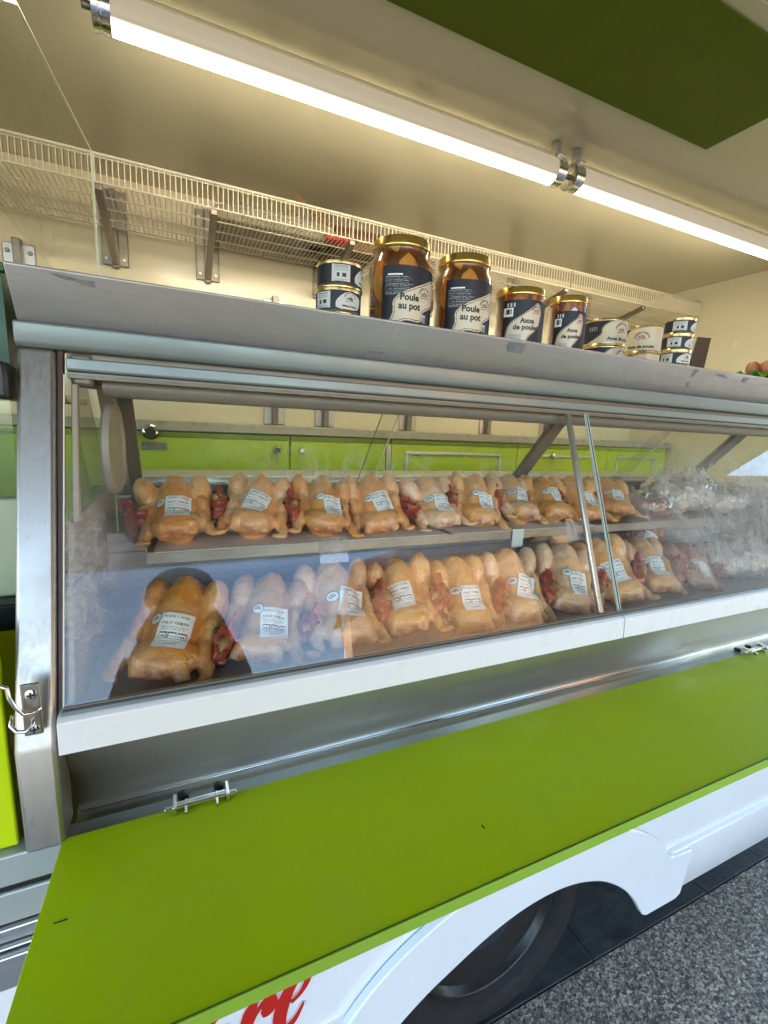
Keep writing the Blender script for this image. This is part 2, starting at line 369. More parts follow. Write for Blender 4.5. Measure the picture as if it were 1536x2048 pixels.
# ------------------------------------------------------------------ ground
def ground_mats():
    n = N('speckled_terrazzo_paving'); v = n.obj()
    c1 = n.vor(110, n.mapping((1, 1.3, 1)), out=1); sp = n.n('SeparateColor'); n.l(c1, sp.inputs[0])
    d1 = n.vor(150, n.mapping((1, 1, 1)), feature='DISTANCE_TO_EDGE'); 
    wob = n.noise(60, 3)
    chip = n.ramp(sp.outputs[0], [(0, (.022, .019, .016)), (.3, (.07, .063, .053)), (.55, (.20, .175, .135)), (.8, (.38, .335, .265)), (1, (.60, .54, .43))])
    c2 = n.vor(210, n.mapping((1, 1.2, 1)), out=1); sp2 = n.n('SeparateColor'); n.l(c2, sp2.inputs[0])
    col = n.mix(n.mr(sp2.outputs[1], .45, .60, 0, .75), chip, n.ramp(sp2.outputs[0], [(.3, (.03, .027, .022)), (.9, (.30, .27, .21))]))
    col = n.mix(n.mr(n.noise(2.2, 5), .4, .7, 0, .3), col, (.07, .058, .042, 1))
    n.set(col=col, rough=.62); n.bump(n.math('ADD', sp.outputs[1], n.noise(400, 2)), .25, .003); a = n.m
    n = N('dark_slate_paving'); nz = n.noise(6, 6, .65, n.mapping((1, 3, 1)), 1.0)
    col = n.ramp(nz, [(.3, (.012, .015, .017)), (.55, (.028, .033, .036)), (.75, (.06, .06, .055))])
    n.set(col=col, rough=n.mr(n.noise(20), .3, .7, .3, .6)); n.bump(n.noise(30, 5), .3, .006)
    return a, n.m
mg, ms = ground_mats()
tag(MB().box(-60, 60, -60, .79, GZ - .1, GZ).build('ground', mg), kind='structure')
sl = MB()
x = -3.0
while x < 7:
    sl.box(x, x + .594, .795, 1.42, GZ - .08, GZ + .001); sl.box(x, x + .594, 1.426, 2.05, GZ - .08, GZ + .001); x += .6
tag(sl.build('pavement', ms, bevel=.002), kind='structure')
tag(MB().box(-60, 60, .79, 60, GZ - .2, GZ - .006).build('road', plain('dark_asphalt', (.04, .04, .04, 1), .85, 0, .3, 40)), kind='structure')

# ------------------------------------------------------------------ the van
van = empty('market_van', (1.0, .9, GZ), 'white and lime green market van with its counter side folded open', 'van')
XL, XR = -2.6, 2.98
B('ceiling', MT['cream_ceiling'], van, (XL, XR, .75, 2.36, .95, .99), bevel=0)
cp = MB().box(-1.4, 1.605, .787, 1.117, .9455, .9495).build('ceiling_panel', plain('lime_ceiling_panel', (.085, .125, .001, 1), .5, 0, .05, 3, spec=.15), van, bevel=.001)
cp['label'] = 'lime green rectangular panel on the cream ceiling'
B('back_wall', MT['cream'], van, (XL, XR, 2.32, 2.36, -1.2, .949), bevel=0)
B('end_wall', MT['cream'], van, (2.97, 3.01, .9, 2.319, -1.2, .949), bevel=0)
B('far_wall', MT['cream'], van, (XL - .04, XL, .75, 2.319, -1.2, .949), bevel=0)
B('van_floor', MT['floor'], van, (XL, XR, .78, 2.319, -1.24, -1.2), bevel=0)
B('awning', MT['awning'], van, (-3.0, 4.9, -1.90, .744, .955, .985), bevel=.004)
B('roof', MT['white'], van, (XL - .05, 3.1, .75, 2.45, 1.0, 1.06), bevel=.01)
# screws in the end wall
B('wall_screw', MT['bracket'], van, (2.958, 2.969, 1.60, 1.615, .35, .365), bevel=.002)
# outer body, wheel arch cut out of it
arch = [(1.272, -1.456), (1.216, -1.371), (1.157, -1.307), (1.082, -1.251), (1.026, -1.223), (.953, -1.199), (.877, -1.189), (.788, -1.194), (.706, -1.213), (.629, -1.243), (.556, -1.279), (.488, -1.314), (.407, -1.371), (.345, -1.456)]
def round_chain(P, it=2):
    for _ in range(it): P = [P[0]] + [q for a, b in zip(P, P[1:]) for q in ((a[0] * .75 + b[0] * .25, a[1] * .75 + b[1] * .25), (a[0] * .25 + b[0] * .75, a[1] * .25 + b[1] * .75))] + [P[-1]]
    return P
arch = round_chain(arch)
body_poly = [(XL, -.86), (3.3, -.86), (3.3, -1.292), (1.45, -1.292)] + [(1.25, -1.292)] + [(p[0] + .0, p[1]) for p in arch if p[1] > -1.30] + [(.49, -1.292), (XL, -1.292)]
body_poly = [(XL, -.86), (3.3, -.86), (3.3, -1.292), (1.14, -1.292), (1.082, -1.246), (1.026, -1.218), (.953, -1.194), (.877, -1.184), (.788, -1.189), (.706, -1.208), (.629, -1.238), (.54, -1.292), (XL, -1.292)]
MB().prism(body_poly, .735, .765, 'y').build('body_panel', MT['white'], van, bevel=.003)
for a, b in ((XL, .355), (1.30, 3.3)):
    MB().prism([(.722, -1.286), (.735, -1.280), (.760, -1.286), (.760, -1.456), (.728, -1.456), (.719, -1.44)], a, b, 'x').build('sill_skirt', MT['white'], van, bevel=.003)
fl = [(1.290, -1.467), (1.431, -1.468), (1.454, -1.456), (1.470, -1.36), (1.484, -1.306), (1.472, -1.296), (1.40, -1.290), (1.365, -1.281), (1.340, -1.245), (1.311, -1.211), (1.255, -1.165), (1.191, -1.122), (1.10, -1.075), (1.0, -1.045), (.86, -1.03), (.70, -1.05), (.60, -1.08), (.484, -1.127), (.411, -1.167), (.349, -1.216), (.28, -1.29), (.23, -1.38), (.21, -1.46)]
fl = fl[:8] + round_chain(fl[8:])
MB().prism(fl + arch[::-1], .712, .734, 'y').build('wheel_arch', MT['white'], van, bevel=.006)
B('wheel_well', MT['black'], van, (.2, .21, .77, 1.5, -1.45, -.9), (1.47, 1.48, .77, 1.5, -1.45, -.9), (.2, 1.48, 1.5, 1.51, -1.45, -.9), (.2, 1.48, .77, 1.5, -.9, -.89), bevel=0)
B('underbody', MT['black'], van, (XL, .2, .77, 2.3, -1.36, -1.25), (1.49, 3.2, .77, 2.3, -1.36, -1.25), bevel=0)
# rails seen to the left of the flap
B('side_rail', MT['pale_alu'], van, (XL, 3.3, .728, .76, -.692, -.640), (XL, 3.3, .728, .76, -.757, -.703), bevel=.003)
B('rail_gasket', MT['rubber'], van, (XL, 3.3, .733, .76, -.703, -.692), bevel=0)
B('lower_rail', MT['alu'], van, (XL, 3.3, .722, .76, -.772, -.759), (XL, 3.3, .730, .76, -.792, -.774), (XL, 3.3, .724, .76, -.80, -.794), (XL, 3.3, .716, .76, -.862, -.803), bevel=.004)
# horizontal counter flap, hinged at the case foot
fp = MB().prism([(-.181, .722), (-.189, .423), (2.62, .423), (2.62, .722)], -.6465, -.630, 'z')
flap = fp.build('counter_flap', MT['lime'], van, bevel=.001)
B('edge_band', MT['lime_edge'], flap, (-.1885, 2.62, .4195, .4225, -.6475, -.6285), bevel=.001)
B('edge_trim', plain('dark_green_joint', (.05, .09, .003, 1), .6), flap, (-.1895, 2.62, .4228, .4238, -.6298, -.6294), bevel=0)
B('flap_scratch', MT['ink'], flap, (-.165, -.150, .585, .5865, -.6298, -.6294), bevel=0)
B('flap_scratch', MT['ink'], flap, (.43, .432, .50, .507, -.6298, -.6294), bevel=0)
for hx in (-.03, 1.573):
    h = MB()
    h.box(hx, hx + .088, .728, .733, -.640, -.628); h.box(hx, hx + .006, .705, .735, -.634, -.614); h.box(hx + .082, hx + .088, .705, .735, -.634, -.614)
    h.tube([(hx - .012, .716, -.624), (hx + .10, .716, -.624)], .004, 10); h.box(hx + .018, hx + .022, .70, .728, -.630, -.622); h.box(hx + .066, hx + .07, .70, .728, -.630, -.622)
    ho = h.build('hinge', MT['chrome'], van, bevel=.001)
    for sx in (.016, .074):
        MB().lathe([(.009, -.004), (.009, .002), (.006, .004), (0, .004)], (hx + sx, .752, -.634), 'z', 12).build('hinge_bolt', MT['black'], ho, smooth='auto')
# wheel
WC = (.765, .0, -1.375)
wh = MB().lathe([(.236, .055), (.245, .012), (.262, .002), (.300, .0), (.318, .012), (.326, .035), (.326, .18), (.315, .21), (.24, .21)], (WC[0], .795, WC[2]), 'y', 64)
for k in range(4): wh.lathe([(.3265, .05 + k * .035), (.3285, .052 + k * .035), (.3285, .07 + k * .035), (.3265, .072 + k * .035)], (WC[0], .795, WC[2]), 'y', 64)
wheel = wh.build('wheel', MT['rubber'], van, smooth=True)
nb = N('navy_hub_cover'); nb.set(col=nb.ramp(nb.noise(14, 5), [(.35, (.008, .014, .024)), (.7, (.03, .045, .065))]), rough=.25, coat=.5); nb.bump(nb.noise(12, 3), .5, .02)
MB().lathe([(.238, .055), (.236, .03), (.228, .022), (.222, .028), (.220, .05), (.20, .062)], (WC[0], .795, WC[2]), 'y', 64).build('rim', plain('dark_grey_rim', (.022, .021, .019, 1), .35, .3, .2, 20), wheel, smooth=True)
MB().lathe([(.222, .075), (.19, .062), (.12, .052), (.09, .040), (.05, .036), (.0, .036)], (WC[0], .795, WC[2]), 'y', 48).build('hub_cover', nb.m, wheel, smooth=True)
# slanted door panel to the left of the case
dp = MB().prism([(.742, -.290), (.742, -.638), (.756, -.638), (.756, -.290)], XL, -.240, 'x').build('side_door', MT['lime'], van, bevel=.003)
B('door_seam', MT['ink'], dp, (XL, -.240, .7405, .7425, -.332, -.329), bevel=0)
B('side_counter', plain('pale_green_panel', (.42, .46, .28, 1), .4), van, (XL, -.235, .90, .93, -.30, -.135), bevel=.004)
B('side_counter_trim', MT['black'], van, (XL, -.235, .86, .90, -.345, -.30), bevel=.004)
B('side_glass', MT['glass_green'], van, (XL, -.24, .905, .91, -.135, .02), bevel=0)
B('side_bar', MT['black'], van, (XL, -.232, .87, .93, .02, .075), bevel=.006)
# red script lettering: r and e with the foot of the letter before
def ribbon(mb, pts, ws, y, th=.001, mi=0):
    P = [Vector((p[0], 0, p[1])) for p in pts]; n = 28; C = []
    for i in range(n + 1):
        t = i / n * (len(P) - 1); k = min(int(t), len(P) - 2); u = t - k
        p0, p1, p2, p3 = P[max(k - 1, 0)], P[k], P[k + 1], P[min(k + 2, len(P) - 1)]
        q = .5 * ((2 * p1) + (p2 - p0) * u + (2 * p0 - 5 * p1 + 4 * p2 - p3) * u * u + (3 * p1 - p0 - 3 * p2 + p3) * u ** 3)
        C.append((q, ws[k] * (1 - u) + ws[k + 1] * u))
    L, Rr = [], []
    for i, (q, wd) in enumerate(C):
        d = (C[min(i + 1, n)][0] - C[max(i - 1, 0)][0]).normalized(); nn = Vector((-d.z, 0, d.x)); L.append(q + nn * wd); Rr.append(q - nn * wd)
    k = len(mb.v)
    for a, b in zip(L, Rr): mb.v += [(a.x, y, a.z), (b.x, y, b.z), (a.x, y + th, a.z), (b.x, y + th, b.z)]
    for i in range(n):
        a = k + 4 * i; b = a + 4
        mb.f += [(a, b, b + 1, a + 1), (a, a + 2, b + 2, b), (a + 1, b + 1, b + 3, a + 3)]; mb.mi += [mi] * 3
def letters(y, grow, mat, name, parent):
    m = MB(); g = grow
    sets = [([(.030, -1.126), (.016, -1.135), (-.010, -1.142)], [.001, .006, .003]),
            ([(.040, -1.150), (.032, -1.19), (.020, -1.24)], [.009, .011, .010]),
            ([(.098, -1.130), (.089, -1.150), (.079, -1.19), (.068, -1.24)], [.008, .013, .013, .012]),
            ([(.085, -1.20), (.100, -1.160), (.120, -1.135), (.135, -1.131)], [.003, .004, .006, .007]),
            ([(.133, -1.128), (.130, -1.150), (.121, -1.163), (.112, -1.166)], [.006, .016, .014, .007]),
            ([(.128, -1.159), (.142, -1.153)], [.004, .002]),
            ([(.172, -1.170), (.192, -1.155), (.206, -1.130), (.204, -1.108), (.190, -1.108), (.170, -1.130), (.155, -1.165), (.148, -1.205), (.158, -1.232), (.180, -1.218), (.198, -1.185)], [.004, .005, .007, .009, .009, .012, .015, .014, .009, .006, .002])]
    for i, (p, wv) in enumerate(sets): ribbon(m, [(a - 0.0, b) for a, b in p], [v + g for v in wv], y - i * .00015)
    return m.build(name, mat, parent)
lt = letters(.7335, .0022, MT['red_edge'], 'lettering_outline', van)
l2 = letters(.7318, 0, MT['red'], 'lettering', van)

# ------------------------------------------------------------------ display case
case = empty('display_case', (.95, 1.0, -.64), 'long stainless refrigerated display case with slanted glass front full of poultry', 'display case')
CE = 2.35
tp = MB().prism([(.876, .2135), (.8785, .2165), (.892, .2160), (.94, .2155), (1.30, .2155), (1.30, .150), (.922, .142), (.917, .145)], -.225, CE)
top = tp.build('top_fascia', MT['steel'], case, bevel=.0015)
# tape remnants stuck on the fascia; its front face runs (.876,.2135)->(.917,.145)
def fy(z): return .876 + (.2135 - z) / (.2135 - .145) * .041
def scrap(pts, name='tape_scrap'):
    m = MB(); n = len(pts); vs = [(x, fy(z) - .0012, z) for x, z in pts] + [(x, fy(z) + .0005, z) for x, z in pts]
    ar = sum(pts[i][0] * pts[(i + 1) % n][1] - pts[(i + 1) % n][0] * pts[i][1] for i in range(n))
    f = tuple(range(n)); m.add(vs, [f if ar > 0 else f[::-1]] + [(i, (i + 1) % n, n + (i + 1) % n, n + i) for i in range(n)]); return m.build(name, MT['tape'], top)
scrap([(-.170, .2085), (-.150, .2075), (-.130, .2055), (-.113, .2060), (-.112, .1985), (-.128, .1995), (-.140, .2035), (-.152, .2030)])
scrap([(.690, .2075), (.742, .2080), (.738, .190), (.700, .189), (.692, .197)])
scrap([(1.36, .2085), (1.378, .2085), (1.372, .190), (1.360, .190)])
scrap([(1.46, .205), (1.50, .2065), (1.53, .198), (1.49, .199)])
scrap([(1.60, .2065), (1.63, .2070), (1.62, .193), (1.602, .194)])
scrap([(1.365, .174), (1.372, .176), (1.376, .166), (1.39, .167), (1.389, .163), (1.37, .162)])
scrap([(.36, .1575), (.40, .1585), (.392, .1535), (.372, .154)])
MB().prism([(.905, .1405), (.900, .139), (.900, .1105), (.903, .105), (.908, .102), (.95, .102), (.95, .1405)], -.227, CE).build('upper_rail', MT['grey_alu'], case, bevel=.0025)
MB().box(-.165, CE, .925, .95, .060, .1015).build('rail_shadow_gap', MT['taupe'], case)
MB().prism([(.903, .0915), (.922, .093), (.922, .0705), (.909, .0695), (.903, .073)], -.163, CE).build('glass_slide_rail', MT['grey_alu'], case, bevel=.0025)
MB().box(-.163, CE, .906, .925, .0600, .0690).build('slide_gasket', MT['taupe'], case)
# end post
MB().prism([(.905, .1015), (.7135, -.462), (.711, -.47), (.7145, -.636), (.775, -.636), (.775, -.47), (.965, .1015)], -.2255, -.176).build('side_post', MT['steel_v'], case, bevel=.006)
MB().prism([(.915, .1015), (.7235, -.462), (.740, -.462), (.931, .1015)], -.1755, -.1675).build('post_seal', plain('brown_seal', (.10, .06, .045, 1), .5), case, bevel=.001)
# panes: the plane runs from (.903,.075) to (.720,-.421)
def pl(z, d=0.0):
    t = (z + .421) / .496; y = .72 + t * .183; return (y - d * .938, z + d * .346)
def pane(name, x0, x1, z0, z1, th, mat, d=0., parent=case, bevel=0):
    a, b = pl(z0, d), pl(z1, d); c, e = pl(z1, d - th), pl(z0, d - th)
    return MB().prism([a, b, c, e], x0, x1).build(name, mat, parent, bevel=bevel)
g1 = pane('front_glass', -.1665, .975, -.421, .066, .005, MT['glass_front'])
g2 = pane('front_glass', .985, 2.13, -.421, .066, .005, MT['glass_front'])
pane('glass_edge', .9755, .9775, -.420, .064, .006, MT['glass_edge'], .0005, g1)
pane('glass_edge', .9825, .9845, -.420, .064, .006, MT['glass_edge'], .0005, g2)
pane('glass_seal', .9778, .9822, -.420, .064, .004, MT['rubber'])
pane('divider_bar', .918, .934, -.418, .068, .010, MT['alu'], -.007, bevel=.003)
pane('glass_edge', -.1662, -.1645, -.420, .064, .003, MT['wire'], .0012, g1)
# clear tape and a film scrap on the glass
pane('clear_tape', .230, .286, -.250, -.205, .0006, MT['film'], .0016, g1)
pane('clear_tape', .845, .885, -.245, -.200, .0006, MT['film'], .0016, g1)
pane('clear_tape', .262, .278, -.421, -.30, .0006, MT['film'], .0016, g1)
# white bottom rail in two lengths
for a, b in ((-.172, .9790), (.9830, 2.14)):
    br = MB().prism([(.7115, -.425), (.706, -.430), (.7035, -.4785), (.710, -.480), (.745, -.480), (.745, -.4235), (.716, -.4225)], a, b).build('bottom_rail', MT['white_bar'], case, bevel=.0015)
MB().box(-.166, 2.13, .7195, .7235, -.4225, -.414).build('glass_gasket', MT['taupe'], case, bevel=.001)
MB().prism([(.7105, -.4225), (.7190, -.4215), (.7190, -.4165), (.7135, -.4175)], -.166, 2.13).build('bottom_seal', MT['grey_alu'], case, bevel=.0008)
# curved recess and the ledge below
rp = [(.742, -.481), (.752, -.51), (.772, -.56), (.787, -.60), (.793, -.625), (.792, -.640), (.786, -.648), (.776, -.650), (.715, -.645)]
MB().sheet(rp, -.1745, 2.4, .003).build('recess_panel', MT['steel_d'], case, smooth=True)
MB().tube([(-.17, .7885, -.6440), (2.4, .7885, -.6440)], .0022, 8).build('recess_bead', MT['chrome'], case, smooth=True)
B('base_box', MT['tray'], case, (-.17, 2.3, .80, 1.62, -.70, -.47), bevel=0)
# interior: floor, back liner, shelf
B('case_floor', MT['back_sl'], case, (-.16, 2.13, .735, 1.36, -.468, -.460), bevel=0)
lin = MB()
for k in range(9): lin.box(-.16, 2.13, 1.155 + (.003 if k % 2 else 0), 1.165, -.46 + k * .0225, -.46 + k * .0225 + .0215)
lin.build('back_liner', MT['back_sl'], case, bevel=.0015)
shelf = MB(); shelf.box(-.070, 2.10, .998, 1.001, -.2915, -.2655); shelf.box(-.070, 2.10, .998, 1.31, -.2700, -.2670); shelf.box(-.070, -.067, 1.0, 1.31, -.290, -.255)
sh = shelf.build('upper_shelf', MT['tray'], case, bevel=.001)
for a, b in ((-.055, .64), (.66, 1.18)):
    MB().prism([(a, .992), (b, .992 + .002), (b - .004, 1.29), (a + .01, 1.29)], -.2660, -.2645, 'z').build('paper_liner', MT['paper'], sh)
B('price_clip', MT['glass_edge'], sh, (.855, .895, .993, .996, -.315, -.262), bevel=.001)
bk = MB(); bk.box(-.15, 2.13, 1.315, 1.325, -.46, -.165)
bks = bk.build('slotted_back', plain('dark_grey_back', (.20, .20, .19, 1), .45, .4, .2, 8), case)
sl_ = MB()
for zz in (-.215, -.24):
    k = 0
    while k < 24: sl_.box(-.085 + k * .092, -.085 + k * .092 + .072, 1.3135, 1.3155, zz, zz + .009); k += 1
sl_.build('air_slot', MT['ink'], bks)
sr = MB().box(-.15, 2.13, 1.30, 1.315, -.20, -.192); sr.build('slot_rail', MT['alu'], bks, bevel=.001)
# side wall: solid below, clear above with a round cover
MB().prism([(.735, -.455), (.835, -.165), (1.34, -.165), (1.34, -.455)], -.1655, -.156).build('side_wall', MT['side_pl'], case, bevel=.002)
MB().prism([(.835, -.165), (.905, .058), (1.10, .058), (1.30, -.165)], -.163, -.158).build('side_glass', MT['glass'], case)
MB().prism([(1.096, .064), (1.115, .064), (1.315, -.165), (1.315, -.20), (1.288, -.20), (1.288, -.165)], -.116, -.088).build('rear_stile', MT['taupe'], case, bevel=.003)
MB().prism([(1.096, .060), (1.110, .060), (1.310, -.165), (1.288, -.165)], -.150, -.1165).build('side_post_liner', MT['side_pl'], case, bevel=.002)
MB().prism([(.832, -.165), (.90, .05), (.915, .05), (.847, -.165)], -.1570, -.148).build('side_seal', MT['side_pl'], case, bevel=.002)
ang = R(3.5)
dm = MB().lathe([(.0, .004), (.078, .004), (.081, .010), (.084, .010), (.086, .0), (.083, -.004), (0, -.004)], (0, 0, 0), 'x', 48)
dm.v = [(-.117 + v[0] * math.cos(ang) + v[1] * math.sin(ang), 1.00 - v[0] * math.sin(ang) + v[1] * math.cos(ang), -.058 + v[2]) for v in dm.v]
dm.build('round_cover', MT['disc'], case, smooth='auto')
# rear frame and inclined rear sliding glass (from (1.11,.055) top to (1.30,-.165) bottom)
def rl(t, d=0): return (1.11 + .19 * t + d, .055 - .22 * t)
def rear(name, x0, x1, mat, t0=0, t1=1, th=.004, d=0, xs=0, bevel=0, parent=case):
    a, b = rl(t0, d), rl(t1, d)
    m = MB().prism([a, b, (b[0] + th, b[1]), (a[0] + th, a[1])], x0, x1)
    return m.build(name, mat, parent, bevel=bevel)
rear('rear_glass', -.085, .540, MT['glass_rear'], 0, 1, .003)
rear('rear_glass', .500, 1.085, MT['glass_rear'], 0, 1, .003, .012)
rear('rear_glass', 1.14, 1.66, MT['glass_rear'], 0, 1, .003)
rear('rear_glass', 1.60, 2.06, MT['glass_rear'], 0, 1, .003, .012)
rear('rear_glass_edge', .5405, .5425, MT['wire'], 0, 1, .003)
rear('rear_glass_edge', .4975, .4995, MT['taupe'], 0, 1, .003, .012)
rear('rear_glass_edge', 1.6605, 1.6625, MT['wire'], 0, 1, .003)
rear('rear_stile', 1.085, 1.135, MT['taupe'], -.02, 1.02, .025, -.006, bevel=.003)
rear('rear_stile', 2.06, 2.13, MT['taupe'], -.02, 1.02, .025, -.006, bevel=.003)
B('rear_sill', MT['taupe'], case, (-.088, 2.13, 1.290, 1.312, -.185, -.165), bevel=.003)
B('rear_sill_rail', MT['alu'], case, (-.088, 2.13, 1.318, 1.335, -.176, -.162), (-.088, 2.13, 1.337, 1.352, -.172, -.150), bevel=.002)
B('serving_ledge', MT['alu'], case, (-.16, 2.13, 1.355, 1.60, -.172, -.156), bevel=.003)
# unlit lamp cover under the top
lc = MB().lathe([(.0185, 0), (.0185, 2.2)], (-.118, .950, .052), 'x', 24); lc.build('lamp_cover', plain('dull_taupe_tube', (.22, .185, .15, 1), .4, 0, .05, 4), case, smooth='auto')
B('cover_shroud', MT['taupe'], case, (-.118, 2.1, .952, .988, .040, .10), (-.160, -.128, .915, .96, .048, .10), bevel=.006)
MB().box(-.16, 2.13, .99, 1.13, .055, .149).build('top_core', MT['taupe'], case)
# far end wall of the case
MB().prism([(.735, -.455), (.90, .05), (1.11, .05), (1.31, -.165), (1.31, -.455)], 2.13, 2.135).build('end_glass', MT['glass'], case)
MB().prism([(.735, -.455), (.835, -.165), (1.34, -.165), (1.34, -.455)], 2.136, 2.15).build('end_wall', MT['side_pl'], case, bevel=.002)
# latch on the post
lat = MB().box(-.209, -.187, .706, .7105, -.440, -.362).build('latch_plate', MT['bracket'], case, bevel=.004)
for z in (-.378, -.430):
    q = MB().lathe([(.0075, .004), (.0075, .001), (.005, 0), (0, 0)], (-.197, .7035, z), 'y', 16); q.build('screw', MT['chrome'], lat, smooth='auto')
    MB().box(-.2015, -.1925, .7028, .7034, z - .001, z + .001).box(-.198, -.196, .7027, .7033, z - .0045, z + .0045).build('screw_slot', MT['ink'], lat)
hk = MB().tube([(-.262, .715, -.392), (-.252, .705, -.372), (-.240, .698, -.358), (-.228, .696, -.352), (-.219, .696, -.358), (-.218, .696, -.372), (-.212, .696, -.388), (-.205, .697, -.400), (-.196, .700, -.402), (-.186, .704, -.398)], .0026, 10)
hk.tube([(-.217, .700, -.400), (-.219, .694, -.412), (-.212, .690, -.420), (-.202, .690, -.422), (-.194, .692, -.416), (-.195, .698, -.408)], .0026, 10)
hk.build('latch_hook', MT['chrome'], lat, smooth=True)

# sneeze guard standing on the case top at its left end
MB().prism([(.40, .4195), (1.392, .612), (1.392, .217), (.885, .217), (.40, .217)], -.170, -.166).build('sneeze_guard', glass_mat('guard_glass', .45, (.97, .98, .94, 1), None, .03), case)
sg = bpy.data.objects['sneeze_guard']
MB().prism([(1.3925, .613), (1.3945, .613), (1.3945, .217), (1.3925, .217)], -.1705, -.1655).build('guard_edge', MT['glass_edge'], sg)
MB().prism([(.40, .4220), (1.392, .6145), (1.392, .6165), (.40, .4240)], -.1695, -.1665).build('guard_edge', MT['wire'], sg)
MB().lathe([(.009, -.012), (.009, .0), (.006, .01), (0, .01)], (-.163, 1.34, .262), 'x', 16).build('guard_clip', MT['chrome'], sg, smooth='auto')

# ------------------------------------------------------------------ lime cabinet along the back wall
cab = empty('back_cabinet', (.9, 2.15, -1.2), 'lime green cabinet run with grey worktop along the back wall', 'cabinet')
B('carcass', MT['lime_cab'], cab, (-1.6, 2.95, 2.02, 2.315, -1.2, -.045), bevel=.002)
B('worktop', plain('grey_worktop', (.34, .33, .30, 1), .3, .1, .08, 6), cab, (-1.62, 2.96, 1.985, 2.316, -.043, -.004), bevel=.004)
doors = [(-1.58, -.60), (-.595, .438), (.446, .905), (.935, 1.70), (1.705, 2.40), (2.405, 2.94)]
for i, (a, b) in enumerate(doors):
    d = B('cabinet_door', MT['lime_cab'], cab, (a, b, 2.003, 2.018, -.66, -.070), bevel=.003)
    B('top_band', MT['lime_cab'], cab, (a, b, 2.005, 2.018, -.066, -.046), bevel=.002)
    if i >= 3:
        x0, x1 = a + .075, b - .11
        B('door_frame', MT['alu'], d, (x0, x1, 1.995, 2.003, -.115, -.100), (x0, x1, 1.995, 2.003, -.50, -.485), (x0, x0 + .014, 1.995, 2.003, -.4845, -.1155), (x1 - .014, x1, 1.995, 2.003, -.4845, -.1155), bevel=.002)
B('divider_strip', MT['alu'], cab, (.908, .932, 2.000, 2.018, -.66, -.070), bevel=.002)
for kx, kz, m, rr in ((.383, -.108, 'chrome', .017), (.491, -.108, 'alu', .013), (1.775, -.105, 'chrome', .016), (1.955, -.108, 'chrome', .016), (-.10, -.050, 'chrome', .028)):
    kn = MB().lathe([(rr * .5, .0), (rr * .5, -.012), (rr, -.016), (rr, -.024), (rr * .75, -.028), (0, -.028)], (kx, 2.003, kz), 'y', 20).build('knob', MT[m], cab, smooth='auto')
    if kx in (.383, -.10): MB().lathe([(rr * .68, 0), (rr * .68, -.003), (0, -.003)], (kx, 1.974, kz), 'y', 16).build('knob_core', MT['black'], kn, smooth='auto')
B('rating_plate', MT['tape'], cab, (-.135, -.045, 1.999, 2.0025, -.118, -.088), bevel=.001)
# upright wall rails below the shelf
def upright(x, z0, z1, lab, grp='steel upright rails on the back wall'):
    u = empty('wall_upright', (x, 2.32, z0), lab, 'wall rail', grp)
    B('plate', MT['alu'], u, (x - .052, x + .052, 2.313, 2.319, z0, z1), bevel=.003)
    B('channel', MT['bracket'], u, (x - .014, x + .014, 2.285, 2.3125, z0, z1 + .012), bevel=.003)
    for s in (-.036, .036):
        MB().lathe([(.009, 0), (.007, -.004), (0, -.004)], (x + s, 2.3128, z1 - .03), 'y', 12).build('screw', MT['bracket'], u, smooth='auto')
upright(-.54, .0, .64, 'steel upright rail on the wall behind the glass guard, leftmost of the rails')
upright(.433, .0, .58, 'steel upright rail left of the small navy cans')
upright(.69, .0, .56, 'steel upright rail hidden by the tall jars, lower end seen through the case')
upright(1.17, .0, .56, 'steel upright rail behind the axoa jars, lower end seen through the case')
upright(1.71, .0, .56, 'steel upright rail behind the cans at the right')
upright(2.18, .0, .56, 'rightmost steel upright rail behind the divider bar')

# ------------------------------------------------------------------ wire shelf
ws = empty('wire_shelf', (1.0, 2.1, .745), 'long cream wire shelf with a raised front rail under the ceiling', 'shelf')
x0, x1 = -1.1, 2.90; yf, yb, zb, zt = 1.90, 2.285, .752, .834
g = MB(); x = x0; i = 0
r = .0013
while x < x1:
    g.box(x - r, x + r, yf - r, yf + r, zb, zt, 0); g.box(x - r, x + r, yf, yb, zb - r, zb + r, 0); x += .0172; i += 1
g.build('wire_grid', MT['wire'], ws)
lw = MB()
for y, z, rr in ((yf - .003, zt, .0045), (yf - .001, zt - .008, .002), (yf, zb, .003), (yf + .10, zb - .004, .003), (yf + .20, zb - .004, .003), (yf + .30, zb - .004, .003), (yb, zb, .003)):
    lw.tube([(x0, y, z), (x1, y, z)], rr, 8)
lw.build('long_wire', MT['wire'], ws, smooth=True)
for jx in (.138, .665, 1.25, 1.85): B('joint_clip', MT['bracket'], ws, (jx - .003, jx + .003, yf - .007, yf - .003, zb, zt + .003), bevel=.0005)
for bx in (-.215, .140, .665, 1.24, 1.82, 2.40):
    k = empty('shelf_bracket', (bx, 2.3, .60)); k.parent = ws; k.location = Vector((bx, 2.3, .60)) - WL[ws.name]; 
    COL.objects.unlink(k); bpy.data.objects.remove(k)
    a = MB().prism([(yf - .012, zb - .006), (yf - .012, zb - .026), (2.285, .615), (2.30, .63), (2.30, .66), (2.27, .66)], bx - .012, bx + .012)
    ao = a.build('shelf_bracket', MT['bracket'], ws, bevel=.003)
    B('plate', MT['bracket'], ao, (bx - .048, bx + .048, 2.312, 2.319, .615, .90), (bx - .013, bx + .013, 2.298, 2.3115, .605, .90), bevel=.004)
    sc = MB()
    for s in (-.032, .032):
        for z in (.64, .87): sc.lathe([(.007, 0), (.006, -.004), (0, -.004)], (bx + s, 2.3115, z), 'y', 10)
    sc.build('screw', MT['alu'], ao)

